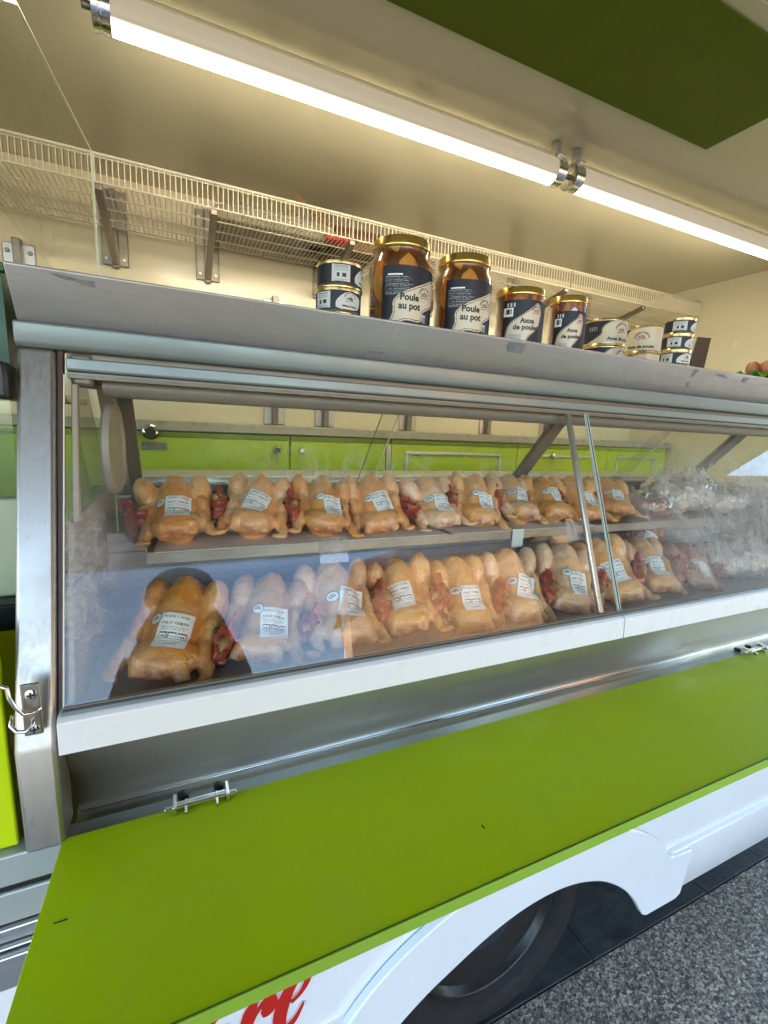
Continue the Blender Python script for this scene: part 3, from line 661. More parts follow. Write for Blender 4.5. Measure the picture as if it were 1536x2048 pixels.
# things lying on the wire shelf
bx = MB(); 
bx.box(.635, .84, 2.02, 2.25, .757, .845)
b1 = bx.build('cardboard_box', MT['card'], None, bevel=.002, loc=(.73, 2.13, .757)); tag(b1, 'open brown cardboard box with its flap raised on the wire shelf', 'box')
MB().prism([(.470, .917), (.478, .935), (.60, .876), (.64, .847), (.60, .850)], 2.055, 2.06, 'y').build('flap', MT['card'], b1)
ft = MB().prism([(.16, .757), (.61, .757), (.63, .800), (.60, .812), (.18, .812), (.14, .80)], 1.99, 2.22, 'y')
f1 = ft.build('film_roll_tray', MT['film_dark'], None, bevel=.006, loc=(.4, 2.1, .757)); tag(f1, 'flat black tray lying on the wire shelf beside the cardboard box', 'tray')
MB().tube([(.19, 2.02, .826), (.58, 2.02, .826)], .013, 12).build('film_roll', plain('clear_film_roll', (.55, .52, .42, 1), .2, 0, .05, 8), f1, smooth=True)
r1 = MB().box(.575, .675, 1.96, 2.02, .757, .783).build('snack_packet', MT['red'], None, bevel=.008, loc=(.6, 2.0, .757)); tag(r1, 'small red packet on the wire shelf in front of the cardboard box', 'packet')
r2 = MB().box(.535, .60, 2.06, 2.16, .757, .772).build('yellow_pad', plain('pale_yellow_pad', (.62, .55, .20, 1), .6), None, bevel=.003, loc=(.56, 2.1, .757)); tag(r2, 'pale yellow pad on the wire shelf beside the red packet', 'pad')

# ------------------------------------------------------------------ tube lamps
def tube_lamp(xa, xb, lab):
    YC, ZC, r = 1.32, .862, .037
    L = empty('tube_lamp', ((xa + xb) / 2, YC, ZC + .088), lab, 'tube lamp', 'tube lamps under the van ceiling')
    n = N('lit_diffuser'); geo = n.n('NewGeometry'); sp = n.n('SeparateXYZ'); n.l(geo.outputs['Normal'], sp.inputs[0])
    dn = n.math('ADD', n.math('MULTIPLY', sp.outputs[2], -.80), n.math('MULTIPLY', sp.outputs[1], .60))
    n.set(col=(.20, .18, .15, 1), rough=.4, em=(1.0, .86, .61, 1), ems=n.math('ADD', .05, n.math('MULTIPLY', n.math('POWER', n.mr(dn, .0, .62), 1.6), 4.3))); n.p.inputs['Emission Strength'].default_value = 5
    MB().lathe([(r, 0), (r, xb - xa)], (xa, YC, ZC), 'x', 48).build('diffuser', n.m, L, smooth='auto')
    MB().lathe([(r * .55, 0), (r * .55, xb - xa - .01)], (xa + .005, YC, ZC + .03), 'x', 20).build('housing', MT['cream'], L, smooth='auto')
    for s, x in ((-1, xa), (1, xb)):
        c = MB().lathe([(r * .8, 0), (r + .003, s * -.001), (r + .003, s * .016), (r + .001, s * .017), (r + .001, s * .021), (r + .003, s * .022), (r + .003, s * .034), (r * .9, s * .036), (0, s * .036)], (x, YC, ZC), 'x', 40)
        if s < 0: c.f = [f[::-1] for f in c.f]
        co = c.build('end_cap', MT['chrome'], L, smooth='auto')
        MB().box(x + s * .012 - .011, x + s * .012 + .011, YC - .012, YC + .012, ZC + r, .948).box(x + s * .012 - .014, x + s * .012 + .014, YC - .034, YC + .034, ZC + r - .004, ZC + r + .004).build('ceiling_clip', MT['chrome'], L, bevel=.002)
        MB().tube([(x + s * .036, YC, ZC), (x + s * .055, YC, ZC)], .008, 12).build('cable_gland', MT['bracket'], co, smooth=True)
    return L
la = tube_lamp(-.105, 1.150, 'lit tube lamp with steel end caps, the left of the two')
lb = tube_lamp(1.262, 2.55, 'lit tube lamp running to the right edge, cap facing its neighbour')
cbl = MB().tube([(1.20, 1.32, .862), (1.212, 1.32, .866)], .006, 10).build('connector_cable', MT['rubber'], la, smooth=True)
MB().prism([(2.14, -.155), (2.14, .13), (2.30, .13), (2.40, -.155)], 1.20, 1.5, 'y')

# ------------------------------------------------------------------ jars and cans
F35 = {'A': '010101111101101', 'B': '110101110101110', 'C': '011100100100011', 'D': '110101101101110', 'E': '111100110100111', 'F': '111100110100100', 'G': '011100101101011',
 'H': '101101111101101', 'I': '111010010010111', 'L': '100100100100111', 'M': '101111111101101', 'N': '110101101101101', 'O': '010101101101010', 'P': '110101110100100', 'R': '110101110101101',
 'S': '011100010001110', 'T': '111010010010010', 'U': '101101101101111', 'V': '101101101101010', 'Z': '111001010100111', ' ': '0' * 15, '0': '111101101101111', '1': '010110010010111', '2': '110001010100111', '5': '111100110001110', '7': '111001010010010', '9': '111101111001110', ',': '000000000010100', '6': '011100111101111', '8': '111101111101111', '4': '101101111001001'}
def bitmap(s):
    rows = [[0] * (4 * len(s)) for _ in range(5)]
    for k, ch in enumerate(s):
        b = F35.get(ch, '0' * 15)
        for y in range(5):
            for x in range(3): rows[y][4 * k + x] = int(b[3 * y + x])
    return rows
def in_poly(px, py, P):
    c = False; n = len(P); j = n - 1
    for i in range(n):
        if ((P[i][1] > py) != (P[j][1] > py)) and (px < (P[j][0] - P[i][0]) * (py - P[i][1]) / (P[j][1] - P[i][1]) + P[i][0]): c = not c
        j = i
    return c
def dist_poly(px, py, P):
    d = 9e9; n = len(P)
    for i in range(n):
        ax, ay = P[i]; bx_, by = P[(i + 1) % n]; dx, dy = bx_ - ax, by - ay
        t = max(0, min(1, ((px - ax) * dx + (py - ay) * dy) / (dx * dx + dy * dy + 1e-12))); d = min(d, math.hypot(px - ax - t * dx, py - ay - t * dy))
    return d
def smooth_poly(P, it=2):
    for _ in range(it):
        Q = []
        for i in range(len(P)):
            a, b = P[i], P[(i + 1) % len(P)]; Q += [(a[0] * .75 + b[0] * .25, a[1] * .75 + b[1] * .25), (a[0] * .25 + b[0] * .75, a[1] * .25 + b[1] * .75)]
        P = Q
    return P
LM = ['navy', 'lcream', 'maroon', 'lwhite', 'ink', 'lgrey', 'midgrey', 'orange_ink']
def cyl_label(name, r, h, a0, a1, func, parent, cell=.001):
    """label wrapped on a cylinder; u (metres along arc, 0 = facing the viewer, + to the right), v height; local to parent; func -> material index or None"""
    m = MB(); nu = max(2, int((a1 - a0) * r / cell)); nv = max(2, int(h / cell))
    for j in range(nv + 1):
        for i in range(nu + 1):
            a = a0 + (a1 - a0) * i / nu; m.v.append((r * math.sin(a), -r * math.cos(a), h * j / nv))
    for j in range(nv):
        for i in range(nu):
            u = (a0 + (a1 - a0) * (i + .5) / nu) * r; k = func(u, h * (j + .5) / nv)
            if k is None: continue
            q = j * (nu + 1) + i; m.f.append((q, q + 1, q + nu + 2, q + nu + 1)); m.mi.append(k)
    o = m.build(name, [MT[x] for x in LM], parent, smooth=True, local=True); return o
def cyl_text(s, size, u, v, r, parent, mat='ink', bold=.0, arc=None, name='lettering', spacing=1.):
    if arc:
        m = MB(); n = len(s); ra, span = arc
        for k, ch in enumerate(s):
            if ch == ' ': continue
            vs, fs = text_geo(ch, size, bold); a = span * (.5 - (k + .5) / n); ca, sa = math.cos(a), math.sin(a)
            P = [((x * ca - y * sa) - ra * math.sin(a), (x * sa + y * ca) + ra * math.cos(a)) for x, y in vs]
            m.add([(r * math.sin((u + x) / r), -r * math.cos((u + x) / r), v + y) for x, y in P], fs)
    else:
        vs, fs = text_geo(s, size, bold, 'CENTER', spacing)
        m = MB().add([(r * math.sin((u + x) / r), -r * math.cos((u + x) / r), v + y) for x, y in vs], fs)
    return m.build(name, MT[mat], parent, local=True)
def hen(u, v, cu, cv, s):
    """small hen and hill emblem; returns material index or None"""
    x, y = (u - cu) / s, (v - cv) / s
    if (x + .45) ** 2 / .10 + (y - .28) ** 2 / .05 < 1 and not ((x + .42) ** 2 / .035 + (y - .42) ** 2 / .03 < 1): return 4
    if (x - .35) ** 2 / .14 + (y - .18) ** 2 / .09 < 1: return 7
    if (x - .0) ** 2 / .012 + (y - .5) ** 2 / .03 < 1: return 4
    if abs(y + .35 - .10 * math.sin(x * 2.2 + .5)) < .05 and abs(x) < 1.15: return 4
    if abs(y + .12 - .16 * (x + .9)) < .045 and -1.1 < x < .1: return 4
    return None
def dashes(u, v, u0, u1, v0, v1, pitch=.0034):
    if not (u0 < u < u1 and v0 < v < v1): return False
    k = int((v - v0) / pitch); 
    if (v - v0) - k * pitch > pitch * .45: return False
    hsh = math.sin(k * 12.9 + int((u - u0) / .0018) * 78.2) * 43758.5; return (hsh - math.floor(hsh)) > .22 and u < u1 - (k * 37 % 11) * .0012
def barcode(u, v, u0, v0, w_=.024, h_=.020):
    if not (u0 < u < u0 + w_ and v0 < v < v0 + h_): return None
    if u0 + .004 < u < u0 + w_ - .004 and v0 + .005 < v < v0 + h_ - .003:
        hsh = math.sin(int((u - u0) / .001) * 91.7) * 4375.5; return 4 if hsh - math.floor(hsh) > .45 else 3
    return 3
def content_mat(name, cols, sc=26):
    n = N(name); v = n.mapping((1, 1, .55)); c = n.vor(sc, v, out=1); sp = n.n('SeparateColor'); n.l(c, sp.inputs[0])
    mixf = n.math('ADD', n.math('MULTIPLY', sp.outputs[0], .55), n.math('MULTIPLY', n.noise(sc * 1.1, 4, .6, v, 1.0), .5))
    n.set(col=n.ramp(mixf, cols), rough=.35, sss=.0, coat=1.0, coatr=.04); n.bump(n.noise(sc, 3, .5, v), .25, .01); return n.m
MT['broth'] = content_mat('amber_broth_content', [(.20, (.05, .010, .001)), (.36, (.22, .055, .003)), (.50, (.40, .13, .010)), (.66, (.66, .34, .07)), (.80, (.60, .10, .008))], 24)
MT['stew'] = content_mat('red_stew_content', [(.22, (.04, .005, .002)), (.45, (.17, .022, .005)), (.62, (.32, .06, .012)), (.85, (.50, .18, .05))], 60)
MT['jarglass'] = glass_mat('jar_glass', 2.2, (.93, .90, .82, 1), None, .01)
def face(o):  # turn local -Y towards the lens
    p = o.location; o.rotation_euler = (0, 0, math.atan2(p.x, -p.y) * 1.0 + math.pi) if False else (0, 0, -math.atan2(p.x, p.y))
def jar(name, X, Y, r, h, content, lab, cat, grp, title, off=0., squat=False):
    J = empty(name, (X, Y, .2165), lab, cat, grp); face(J)
    lid = .016 if not squat else .014; rn = r * .90
    prof = [(0, .001), (r * .90, .001), (r * .97, .006), (r, .014), (r, h - lid - .040), (r * .985, h - lid - .032), (rn * .99, h - lid - .018), (rn * .955, h - lid - .012), (rn * .975, h - lid - .006), (rn * .955, h - lid)]
    if squat: prof = [(0, .001), (r * .86, .001), (r * .92, .006), (r * .94, .012), (r * .985, h - lid - .012), (r * .985, h - lid - .004), (r * .96, h - lid)]
    MB().lathe([(a * .965, max(.003, b)) for a, b in prof[:-1]] + [(prof[-1][0] * .8, h - lid - .010), (0, h - lid - .010)], (0, 0, 0), 'z', 48).build('content', content, J, smooth='auto', local=True)
    MB().lathe(prof, (0, 0, 0), 'z', 64).build('glass_body', MT['jarglass'], J, smooth='auto', local=True)
    rl_ = rn if not squat else r * .985
    MB().lathe([(rl_ * .96, h - lid - .001), (rl_ * 1.0, h - lid - .002), (rl_ * 1.01, h - lid + .001), (rl_ * .998, h - lid + .003), (rl_ * .998, h - .003), (rl_ * .975, h), (rl_ * .93, h), (rl_ * .91, h - .001), (0, h - .001)], (0, 0, 0), 'z', 64).build('lid', MT['gold'], J, smooth='auto', local=True)
    return J
K = .000307
def cv(x, y, cx=825, hw=228, r=.07, yb=848): 
    s = max(-1.35, min(1.35, (x - cx) / hw)); a = math.asin(max(-.97, min(.97, s))) + (s - max(-.97, min(.97, s))) * 1.5
    return (a * r, (yb - y) * K)
P1 = smooth_poly([cv(*p) for p in [(752, 822), (832, 822), (870, 800), (965, 815), (990, 780), (978, 748), (1015, 715), (1062, 680), (1090, 600), (1062, 530), (1038, 512), (1000, 552), (910, 600), (830, 640), (785, 675), (780, 710), (787, 745), (775, 790)]], 2)
def lab_poule(u, v):
    if u < -.040: return None
    if in_poly(u, v, P1):
        d = dist_poly(u, v, P1)
        if .0016 < d < .0030: return 2
        e = hen(u, v, .060, .066, .013)
        return e if e is not None and d > .003 else 1
    if dist_poly(u, v, P1) < .0009: return 1
    if dashes(u, v, -.033, .030, .062, .098): return 6
    if -.028 < u < .004 and .100 < v < .1035: return 3
    if .052 < u < .066 and .012 < v < .028: return 5 if int((u - .052) / .0025) % 2 or v > .024 else 0
    return 0
for nm_, X, Y, r, h, lb_ in (('stew_jar', .460, .98, .070, .181, 'tall gold-lidded jar of Poule au pot beside the small navy cans'),
                       ('stew_jar', .624, .98, .067, .178, 'tall gold-lidded jar of Poule au pot, the right one of two')):
    J = jar(nm_, X, Y, r, h, MT['broth'], lb_, 'jar', 'tall jars of poule au pot on the case top', 'Poule')
    L = cyl_label('label', r * 1.004, .120, -.58 * .07 / r, 1.75, lab_poule, J, .001)
    cyl_text('Poule', .0190, .0215, .058, r * 1.010, L, 'ink', .0007)
    cyl_text('au pot', .0190, .0225, .0405, r * 1.010, L, 'ink', .0007)
    cyl_text("CHATEAU D'ESPITS", .0052, .060, .064, r * 1.010, L, 'ink', .0002, (.0165, 2.6))
MB().box(-.0665, -.0660, -.012, .004, .055, .125).build('price_strip', MT['lwhite'], [o for o in bpy.data.objects if o.name == 'stew_jar'][0], local=True).rotation_euler = (0, 0, R(28))
def lab_axoa(u, v):
    if u < -.040 or v < .003: return None
    b = barcode(u, v, -.038, .066)
    if b is not None: return b
    if -.030 < u < -.008 and .088 < v < .097: return 5 if int((u + .03) / .004) % 2 == 0 else 4
    if in_poly(u, v, P2):
        d = dist_poly(u, v, P2)
        if .0014 < d < .0026: return 2
        if -.022 < u < .010 and .006 < v < .026: return 5 if (v * 1000) % 3 > 1.2 or u < -.020 or u > .008 else 6
        e = hen(u, v, .046, .078, .011); return e if e is not None and d > .003 else 1
    return 0
P2 = smooth_poly([(-.034, .004), (.022, .004), (.026, .020), (.045, .034), (.058, .050), (.062, .09), (.045, .100), (.038, .092), (.010, .070), (-.012, .058), (-.026, .045), (-.030, .025)], 2)
for X, Y, r, h, lb_ in ((.795, .98, .061, .135, 'shorter glass jar of Axoa de poulet with gold lid, beside the tall jars'), (.955, .98, .048, .143, 'narrower glass jar of Axoa de poulet with gold lid, beside the cream cans')):
    k = r / .061
    J = jar('axoa_jar', X, Y, r, h, MT['stew'], lb_, 'jar', 'short jars of axoa on the case top', 'Axoa', squat=True)
    L = cyl_label('label', r * 1.003, .104, -.70, 1.5, lambda u, v: lab_axoa(u / k, v), J, .001)
    cyl_text('Axoa', .0165 * k, .022 * k, .056, r * 1.010, L, 'ink', .0006); cyl_text('de poulet', .0165 * k, .020 * k, .041, r * 1.010, L, 'ink', .0006)
    cyl_text("CHATEAU D'ESPITS", .0045, .046 * k, .076, r * 1.010, L, 'ink', .0002, (.014, 2.6))
def can(X, Y, Z, r, h, yaw, func, lab, grp, texts=()):
    c = empty('food_can', (X, Y, Z), lab, 'can', grp); face(c); c.rotation_euler[2] += 0
    MB().lathe([(0, .001), (r * .97, .001), (r * 1.03, .0), (r * 1.035, .0015), (r * 1.0, .0045), (r, h - .0045), (r * 1.035, h - .0015), (r * 1.03, h), (r * .99, h), (r * .97, h - .003), (0, h - .003)], (0, 0, 0), 'z', 56).build('tin', MT['gold_rim'], c, smooth='auto', local=True)
    L = cyl_label('label', r * 1.004, h - .012, -1.75, 1.75, lambda u, v: func(u - yaw, v), c, .001); L.location.z = .006
    for t in texts:
        s, size, u, v, bold = t[:5]; cyl_text(s, size, u + yaw, v, r * 1.010, L, 'ink', bold, t[5] if len(t) > 5 else None)
    return c
def mk_small(H):
    P = smooth_poly([(-.014, .002), (.030, .002), (.040, H * .3), (.042, H * .7), (.034, H * .8), (.010, H * .97), (-.002, H * .78), (-.012, H * .55), (-.016, H * .3)], 2)
    def f(u, v):
        if -.062 < u < -.026 and .003 < v < H - .003:
            if -.057 < u < -.031 and (v > H * .62 or v < H * .25): return 6 if (v * 1000) % 3.2 < 1.2 else 5
            if -.052 < u < -.034 and H * .30 < v < H * .52: return 4 if int((u + .052) / .005) % 2 == 0 or u > -.040 else 5
            return 5
        if in_poly(u, v, P):
            if dist_poly(u, v, P) < .0008: return 3
            e = hen(u, v, .014, H * .55, .0085); return (4 if e == 7 else e) if e is not None else 5
        if u > .052: return 5 if (u * 1000) % 30 > 8 else 0
        return 0
    return f
SM = mk_small(.036)
gL = 'small navy cans left of the jars'
tx = (("CHATEAU D'ESPITS", .0036, .014, .020, .0001, (.0125, 2.7)), ('Rillettes de Poulet', .0042, .013, .0075, .0003))
can(.300, .927, .2165, .0445, .0475, .010, SM, 'small navy can with hen emblem facing front, under another can', gL, tx)
can(.302, .927, .2642, .0445, .0475, .046, SM, 'small navy can, grey text panel facing front, atop the hen emblem can', gL, tx)
can(.335, 1.050, .2165, .0445, .0475, .03, SM, 'small navy can mostly hidden behind the front pair, lower one', gL, tx)
can(.335, 1.050, .2642, .0445, .0475, .03, SM, 'small navy can mostly hidden behind the front pair, upper one', gL, tx)
def mk_big(r, H):
    P = smooth_poly([(-.055 * r / .06, .003), (-.035, H * .18), (-.012, H * .45), (-.018, H * .62), (.0, H * .9), (.03, H * 1.02), (.3, H * 1.02), (.3, -.002), (-.06, -.002)], 2)
    def f(u, v):
        if v < .001 or v > H - .001: return 1
        if in_poly(u, v, P):
            d = dist_poly(u, v, P)
            if .0012 < d < .0022 and u < .06: return 2
            e = hen(u, v, .050, H * .55, .0145); return e if e is not None else 1
        if -.060 < u < -.030 and H * .55 < v < H * .72: return 6 if int((u + .06) / .004) % 2 or v > H * .69 else 0
        return 0
    return f
gR = 'cream cans of axoa right of the jars'
for X, Y, r, H, lbs, yaw in ((1.297, 1.155, .066, .0805, ('cream and navy axoa can beside the narrow jar, bottom of its pair', 'cream and navy axoa can beside the narrow jar, top of its pair'), .012),
                            (1.53, 1.19, .058, .0885, ('cream can with central hen emblem, bottom of the middle pair', 'cream can with central hen emblem, top of the middle pair'), -.050)):
    fn = mk_big(r, H - .012)
    for k in (0, 1):
        can(X, Y, .2165 + k * (H + .0003), r, H, yaw - (.006 if k else -.006), fn, lbs[k], gR, (("CHATEAU D'ESPITS", .0078, .050, .036, .0003, (.0235, 2.7)), ('Axoa de poulet', .0145, .048, .0125, .0006)))
gC = 'navy cans stacked three high'
for k, pos in enumerate(('bottom', 'middle', 'top')):
    can(1.338 + .003 * (k == 2), .930, .2165 + k * .0440, .0388, .0437, (.020, .036, .044)[k], mk_small(.0317), 'small navy can with grey text panel, %s of the stack of three' % pos, gC, tx)
cd = MB().prism([(1.80, .2165), (1.90, .2165), (1.925, .41), (1.845, .405)], 1.20, 1.204, 'y')
tag(cd.build('price_board', MT['card_dark'], None, loc=(1.85, 1.20, .2165)), 'dark brown blank board standing behind the stack of three cans', 'board')

# egg tray
et = empty('egg_tray', (2.05, 1.06, .2165), 'green moulded tray of brown eggs at the right end of the case top', 'egg tray')
tm = MB()
NX, NY = 36, 24
for j in range(NY + 1):
    for i in range(NX + 1):
        x = -.15 + .30 * i / NX; y = -.10 + .20 * j / NY
        z = .040 + .016 * math.cos(x / .05 * math.pi * 1.0 * 2 / 1) * math.cos(y / .05 * math.pi * 2) 
        tm.v.append((x, y, z))
for j in range(NY):
    for i in range(NX): q = j * (NX + 1) + i; tm.f.append((q, q + 1, q + NX + 2, q + NX + 1)); tm.mi.append(0)
to = tm.build('tray', MT['carton'], et, smooth=True, local=True); sm = to.modifiers.new('s', 'SOLIDIFY'); sm.thickness = .003
for i in range(5):
    for j in range(2):
        e = MB().ell((0, 0, 0), (.021, .021, .027)).build('egg', MT['egg'], None, smooth=True, loc=(0, 0, 0))
        p = Vector((2.05 - .125 + .05 * i + .0, 1.06 - .075 + .05 * j, .2165 + .062)); e.location = p; WL[e.name] = p
        tag(e, 'brown egg in the green tray, %s row, %s from the left' % (('front', 'middle', 'back')[j], ('first', 'second', 'third', 'fourth', 'fifth')[i]), 'egg', 'brown eggs in the green tray')
pp = MB().prism([(1.92, .93), (2.25, .93), (2.26, 1.2), (1.93, 1.2)], .2165, .2185, 'z').build('paper_sheet', MT['paper'], None, loc=(2.05, 1.06, .2165)); tag(pp, 'white paper under the green egg tray', 'paper')

# ------------------------------------------------------------------ poultry
def blob(mb_parts, vox=.004, disp=.004, smooth=8, dsize=.03, seed=0, extra=False):
    """union of overlapping ellipsoids and tubes grown into ONE continuous skin"""
    o = mb_parts.build('tmp', MT['skin'], None, local=True)
    r = o.modifiers.new('r', 'REMESH'); r.mode = 'VOXEL'; r.voxel_size = vox
    sm = o.modifiers.new('s', 'SMOOTH'); sm.factor = .6; sm.iterations = smooth
    if disp:
        tx_ = bpy.data.textures.new('skin_folds', 'CLOUDS'); tx_.noise_scale = dsize; tx_.noise_depth = 3
        d = o.modifiers.new('d', 'DISPLACE'); d.texture = tx_; d.strength = disp; d.mid_level = .5
        d.texture_coords = 'LOCAL'
    if extra:
        t3 = bpy.data.textures.new('skin_wrinkles', 'CLOUDS'); t3.noise_scale = .0075; t3.noise_depth = 2; t3.noise_type = 'HARD_NOISE'
        d = o.modifiers.new('d2', 'DISPLACE'); d.texture = t3; d.strength = -.0017; d.mid_level = .3; d.texture_coords = 'LOCAL'
    dg = bpy.context.evaluated_depsgraph_get(); me = bpy.data.meshes.new_from_object(o.evaluated_get(dg))
    bpy.data.objects.remove(o); me.polygons.foreach_set('use_smooth', [True] * len(me.polygons)); return me
def rx(a): return Matrix.Rotation(a, 3, 'X')
def rz(a): return Matrix.Rotation(a, 3, 'Z')
def ry(a): return Matrix.Rotation(a, 3, 'Y')
def carcass_mesh(v):
    rnd = random.Random(40 + v); J = lambda a: rnd.uniform(-a, a)
    m = MB(); T = R(44 + J(3))
    m.ell((0, .004, .064), (.056, .108, .046), rx(T), 24, 16)
    m.ell((J(.004), -.012, .078), (.040, .104, .045), rx(T + .03) @ rz(J(.06)), 24, 16)              # breast
    m.ell((J(.003), -.004, .100), (.018, .078, .034), rx(T + .05), 20, 14)                   # keel
    m.ell((0, -.070, .038), (.056, .044, .034), rx(R(20)), 20, 12)                      # shoulders
    m.ell((0, .060, .045), (.058, .050, .045), None, 20, 12)
    for s in (-1, 1):
        jj = J(.008); jx = J(.005); jy = J(.010)
        m.ell((s * (.057 + jx), .034 + jy, .104 + jj), (.0275, .037, .053), rx(R(-22 + J(12))) @ ry(s * R(6 + J(9))), 22, 16)   # knee lobe
        m.ell((s * .060, .002, .062), (.020, .056, .036), rx(R(40 + J(6))), 18, 12)
        m.tube([(s * .048, .066, .118), (s * .030, .100, .100), (s * .012, .112, .084)], [.017, .012, .008], 12)
        a, b, c = J(.005), J(.010), J(.012)
        m.ell((s * (.060 + a), -.040, .042), (.016, .044, .022), rz(s * R(6)) @ rx(R(28)), 16, 10)                  # folded wing
        m.ell((s * (.072 + a), -.072 + b, .022), (.013, .036, .012), rz(s * R(-4 + J(16))) @ rx(R(24)), 14, 10)
        m.ell((s * (.078 + c), -.100 + b * .5, .010), (.020, .011, .007), rz(s * R(24 + J(30))), 14, 10)
    for k in range(3):                                                                  # folds of neck skin
        x = -.030 + k * .030; m.tube([(x * .9, -.060, .052), (x + J(.006), -.094, .036), (x * 1.1 + J(.01), -.106 + J(.004), .014)], [.018, .015 + J(.003), .013], 12)
    me = blob(m, .0031, .0065, 5, .024)
    n = len(me.vertices); co = np.empty(n * 3); me.vertices.foreach_get('co', co); co = co.reshape(-1, 3)
    th = np.zeros(n)
    for s in (-1, 1): th = np.maximum(th, np.exp(-(((co[:, 0] - s * .055) / .026) ** 2 + ((co[:, 1] - .04) / .05) ** 2 + ((co[:, 2] - .120) / .042) ** 2)))
    raw = np.exp(-((co[:, 0] / .035) ** 2 + ((co[:, 1] + .115) / .022) ** 2 + ((co[:, 2] - .02) / .016) ** 2))
    at = me.color_attributes.new('tint', 'FLOAT_COLOR', 'POINT'); c = np.zeros((n, 4)); c[:, 0] = th; c[:, 1] = raw; c[:, 3] = 1
    at.data.foreach_set('color', c.ravel()); return me
def stamp(kind):
    t1 = bitmap('FERMIER A ROTIR'); t2 = bitmap('POULET FERMIER'); W_, H_ = .054, .064
    def f(u, v):  # u across, v up from the bottom
        y = H_ - v; P = .00078
        for bm, top, sc in ((t1, .006, P * .85), (t2, .017, P)):
            w_ = len(bm[0]) * sc; x = u - (W_ - w_) / 2; r_ = int((y - top) / (sc * 1.2)) if y > top else -1; c_ = int(x / sc) if x > 0 else -1
            if 0 <= r_ < 5 and 0 <= c_ < len(bm[0]) and bm[r_][c_]: return 1
        if .026 < y < .0275 and math.sin(u * 4000) > -.3 and .005 < u < .049: return 2
        if .0300 < y < .0315 and math.sin(u * 3100 + 1) > -.2 and .006 < u < .046: return 2
        for k in range(3):
            x0 = .005 + k * .0155
            if x0 < u < x0 + .0135 and .0355 < y < .0475:
                e = min(u - x0, x0 + .0135 - u, y - .0355, .0475 - y)
                if e < .0009 or y < .0382: return 1
                if .0415 < y < .0450 and x0 + .003 < u < x0 + .0105 and int(u / .0011) % 2: return 1
                return 0
        if .051 < y < .0525 and .010 < u < .044 and math.sin(u * 3500) > -.2: return 2
        if .0560 < y < .0575 and .018 < u < .038: return 2
        return 0
    return f, W_, H_
STF, SW, SH = stamp(0)
SW *= 1.0
def project_patch(bvh, cx, cz, rot, w_, h_, nu, nv, off, func, shape='rect'):
    """patch laid on the skin, looking along (0,.82,-.57)"""
    D = Vector((0, .82, -.57)); V = Vector((0, .57, .82)); U = Vector((1, 0, 0)); O = Vector((0, 0, 0)) + U * cx + V * cz - D * .4
    m = MB(); idx = {}; ca, sa = math.cos(rot), math.sin(rot)
    G = {}
    for j in range(0, nv + 1):
        for i in range(0, nu + 1):
            if (i % 6 and i != nu) or (j % 6 and j != nv): continue
            u = (i / nu - .5) * w_; v = (j / nv - .5) * h_; x, y = u * ca - v * sa, u * sa + v * ca
            hit = bvh.ray_cast(O + U * x + V * y, D); p = hit[0]
            G[i, j] = None if p is None else (p - O - U * x - V * y).dot(D)
    vals = [g for g in G.values() if g is not None]; md = sorted(vals)[len(vals) // 2] if vals else .4
    for k_ in G: G[k_] = md if G[k_] is None else max(md - .02, min(md + .02, G[k_]))
    def depth(i, j):
        i0 = min(i // 6 * 6, nu); j0 = min(j // 6 * 6, nv); i1 = min(i0 + 6, nu); j1 = min(j0 + 6, nv)
        fx = (i - i0) / max(1, i1 - i0); fy_ = (j - j0) / max(1, j1 - j0)
        return (G[i0, j0] * (1 - fx) + G[i1, j0] * fx) * (1 - fy_) + (G[i0, j1] * (1 - fx) + G[i1, j1] * fx) * fy_
    for j in range(nv + 1):
        for i in range(nu + 1):
            u = (i / nu - .5) * w_; v = (j / nv - .5) * h_; x, y = u * ca - v * sa, u * sa + v * ca
            p = O + U * x + V * y + D * (depth(i, j) - off); m.v.append(tuple(p))
    for j in range(nv):
        for i in range(nu):
            k = func((i + .5) / nu * w_, (j + .5) / nv * h_)
            if k is None: continue
            q = j * (nu + 1) + i; m.f.append((q, q + 1, q + nu + 2, q + nu + 1)); m.mi.append(k)
    return m
def disc_f(u, v):
    d = math.hypot(u - .0115, v - .0115)
    if d > .0115: return None
    if d > .0100: return 2
    if abs(v - .0115) < .0016 and int(u / .0012) % 2 and abs(u - .0115) < .007: return 1
    if abs(v - .0155) < .001 and abs(u - .0115) < .004: return 2
    return 0
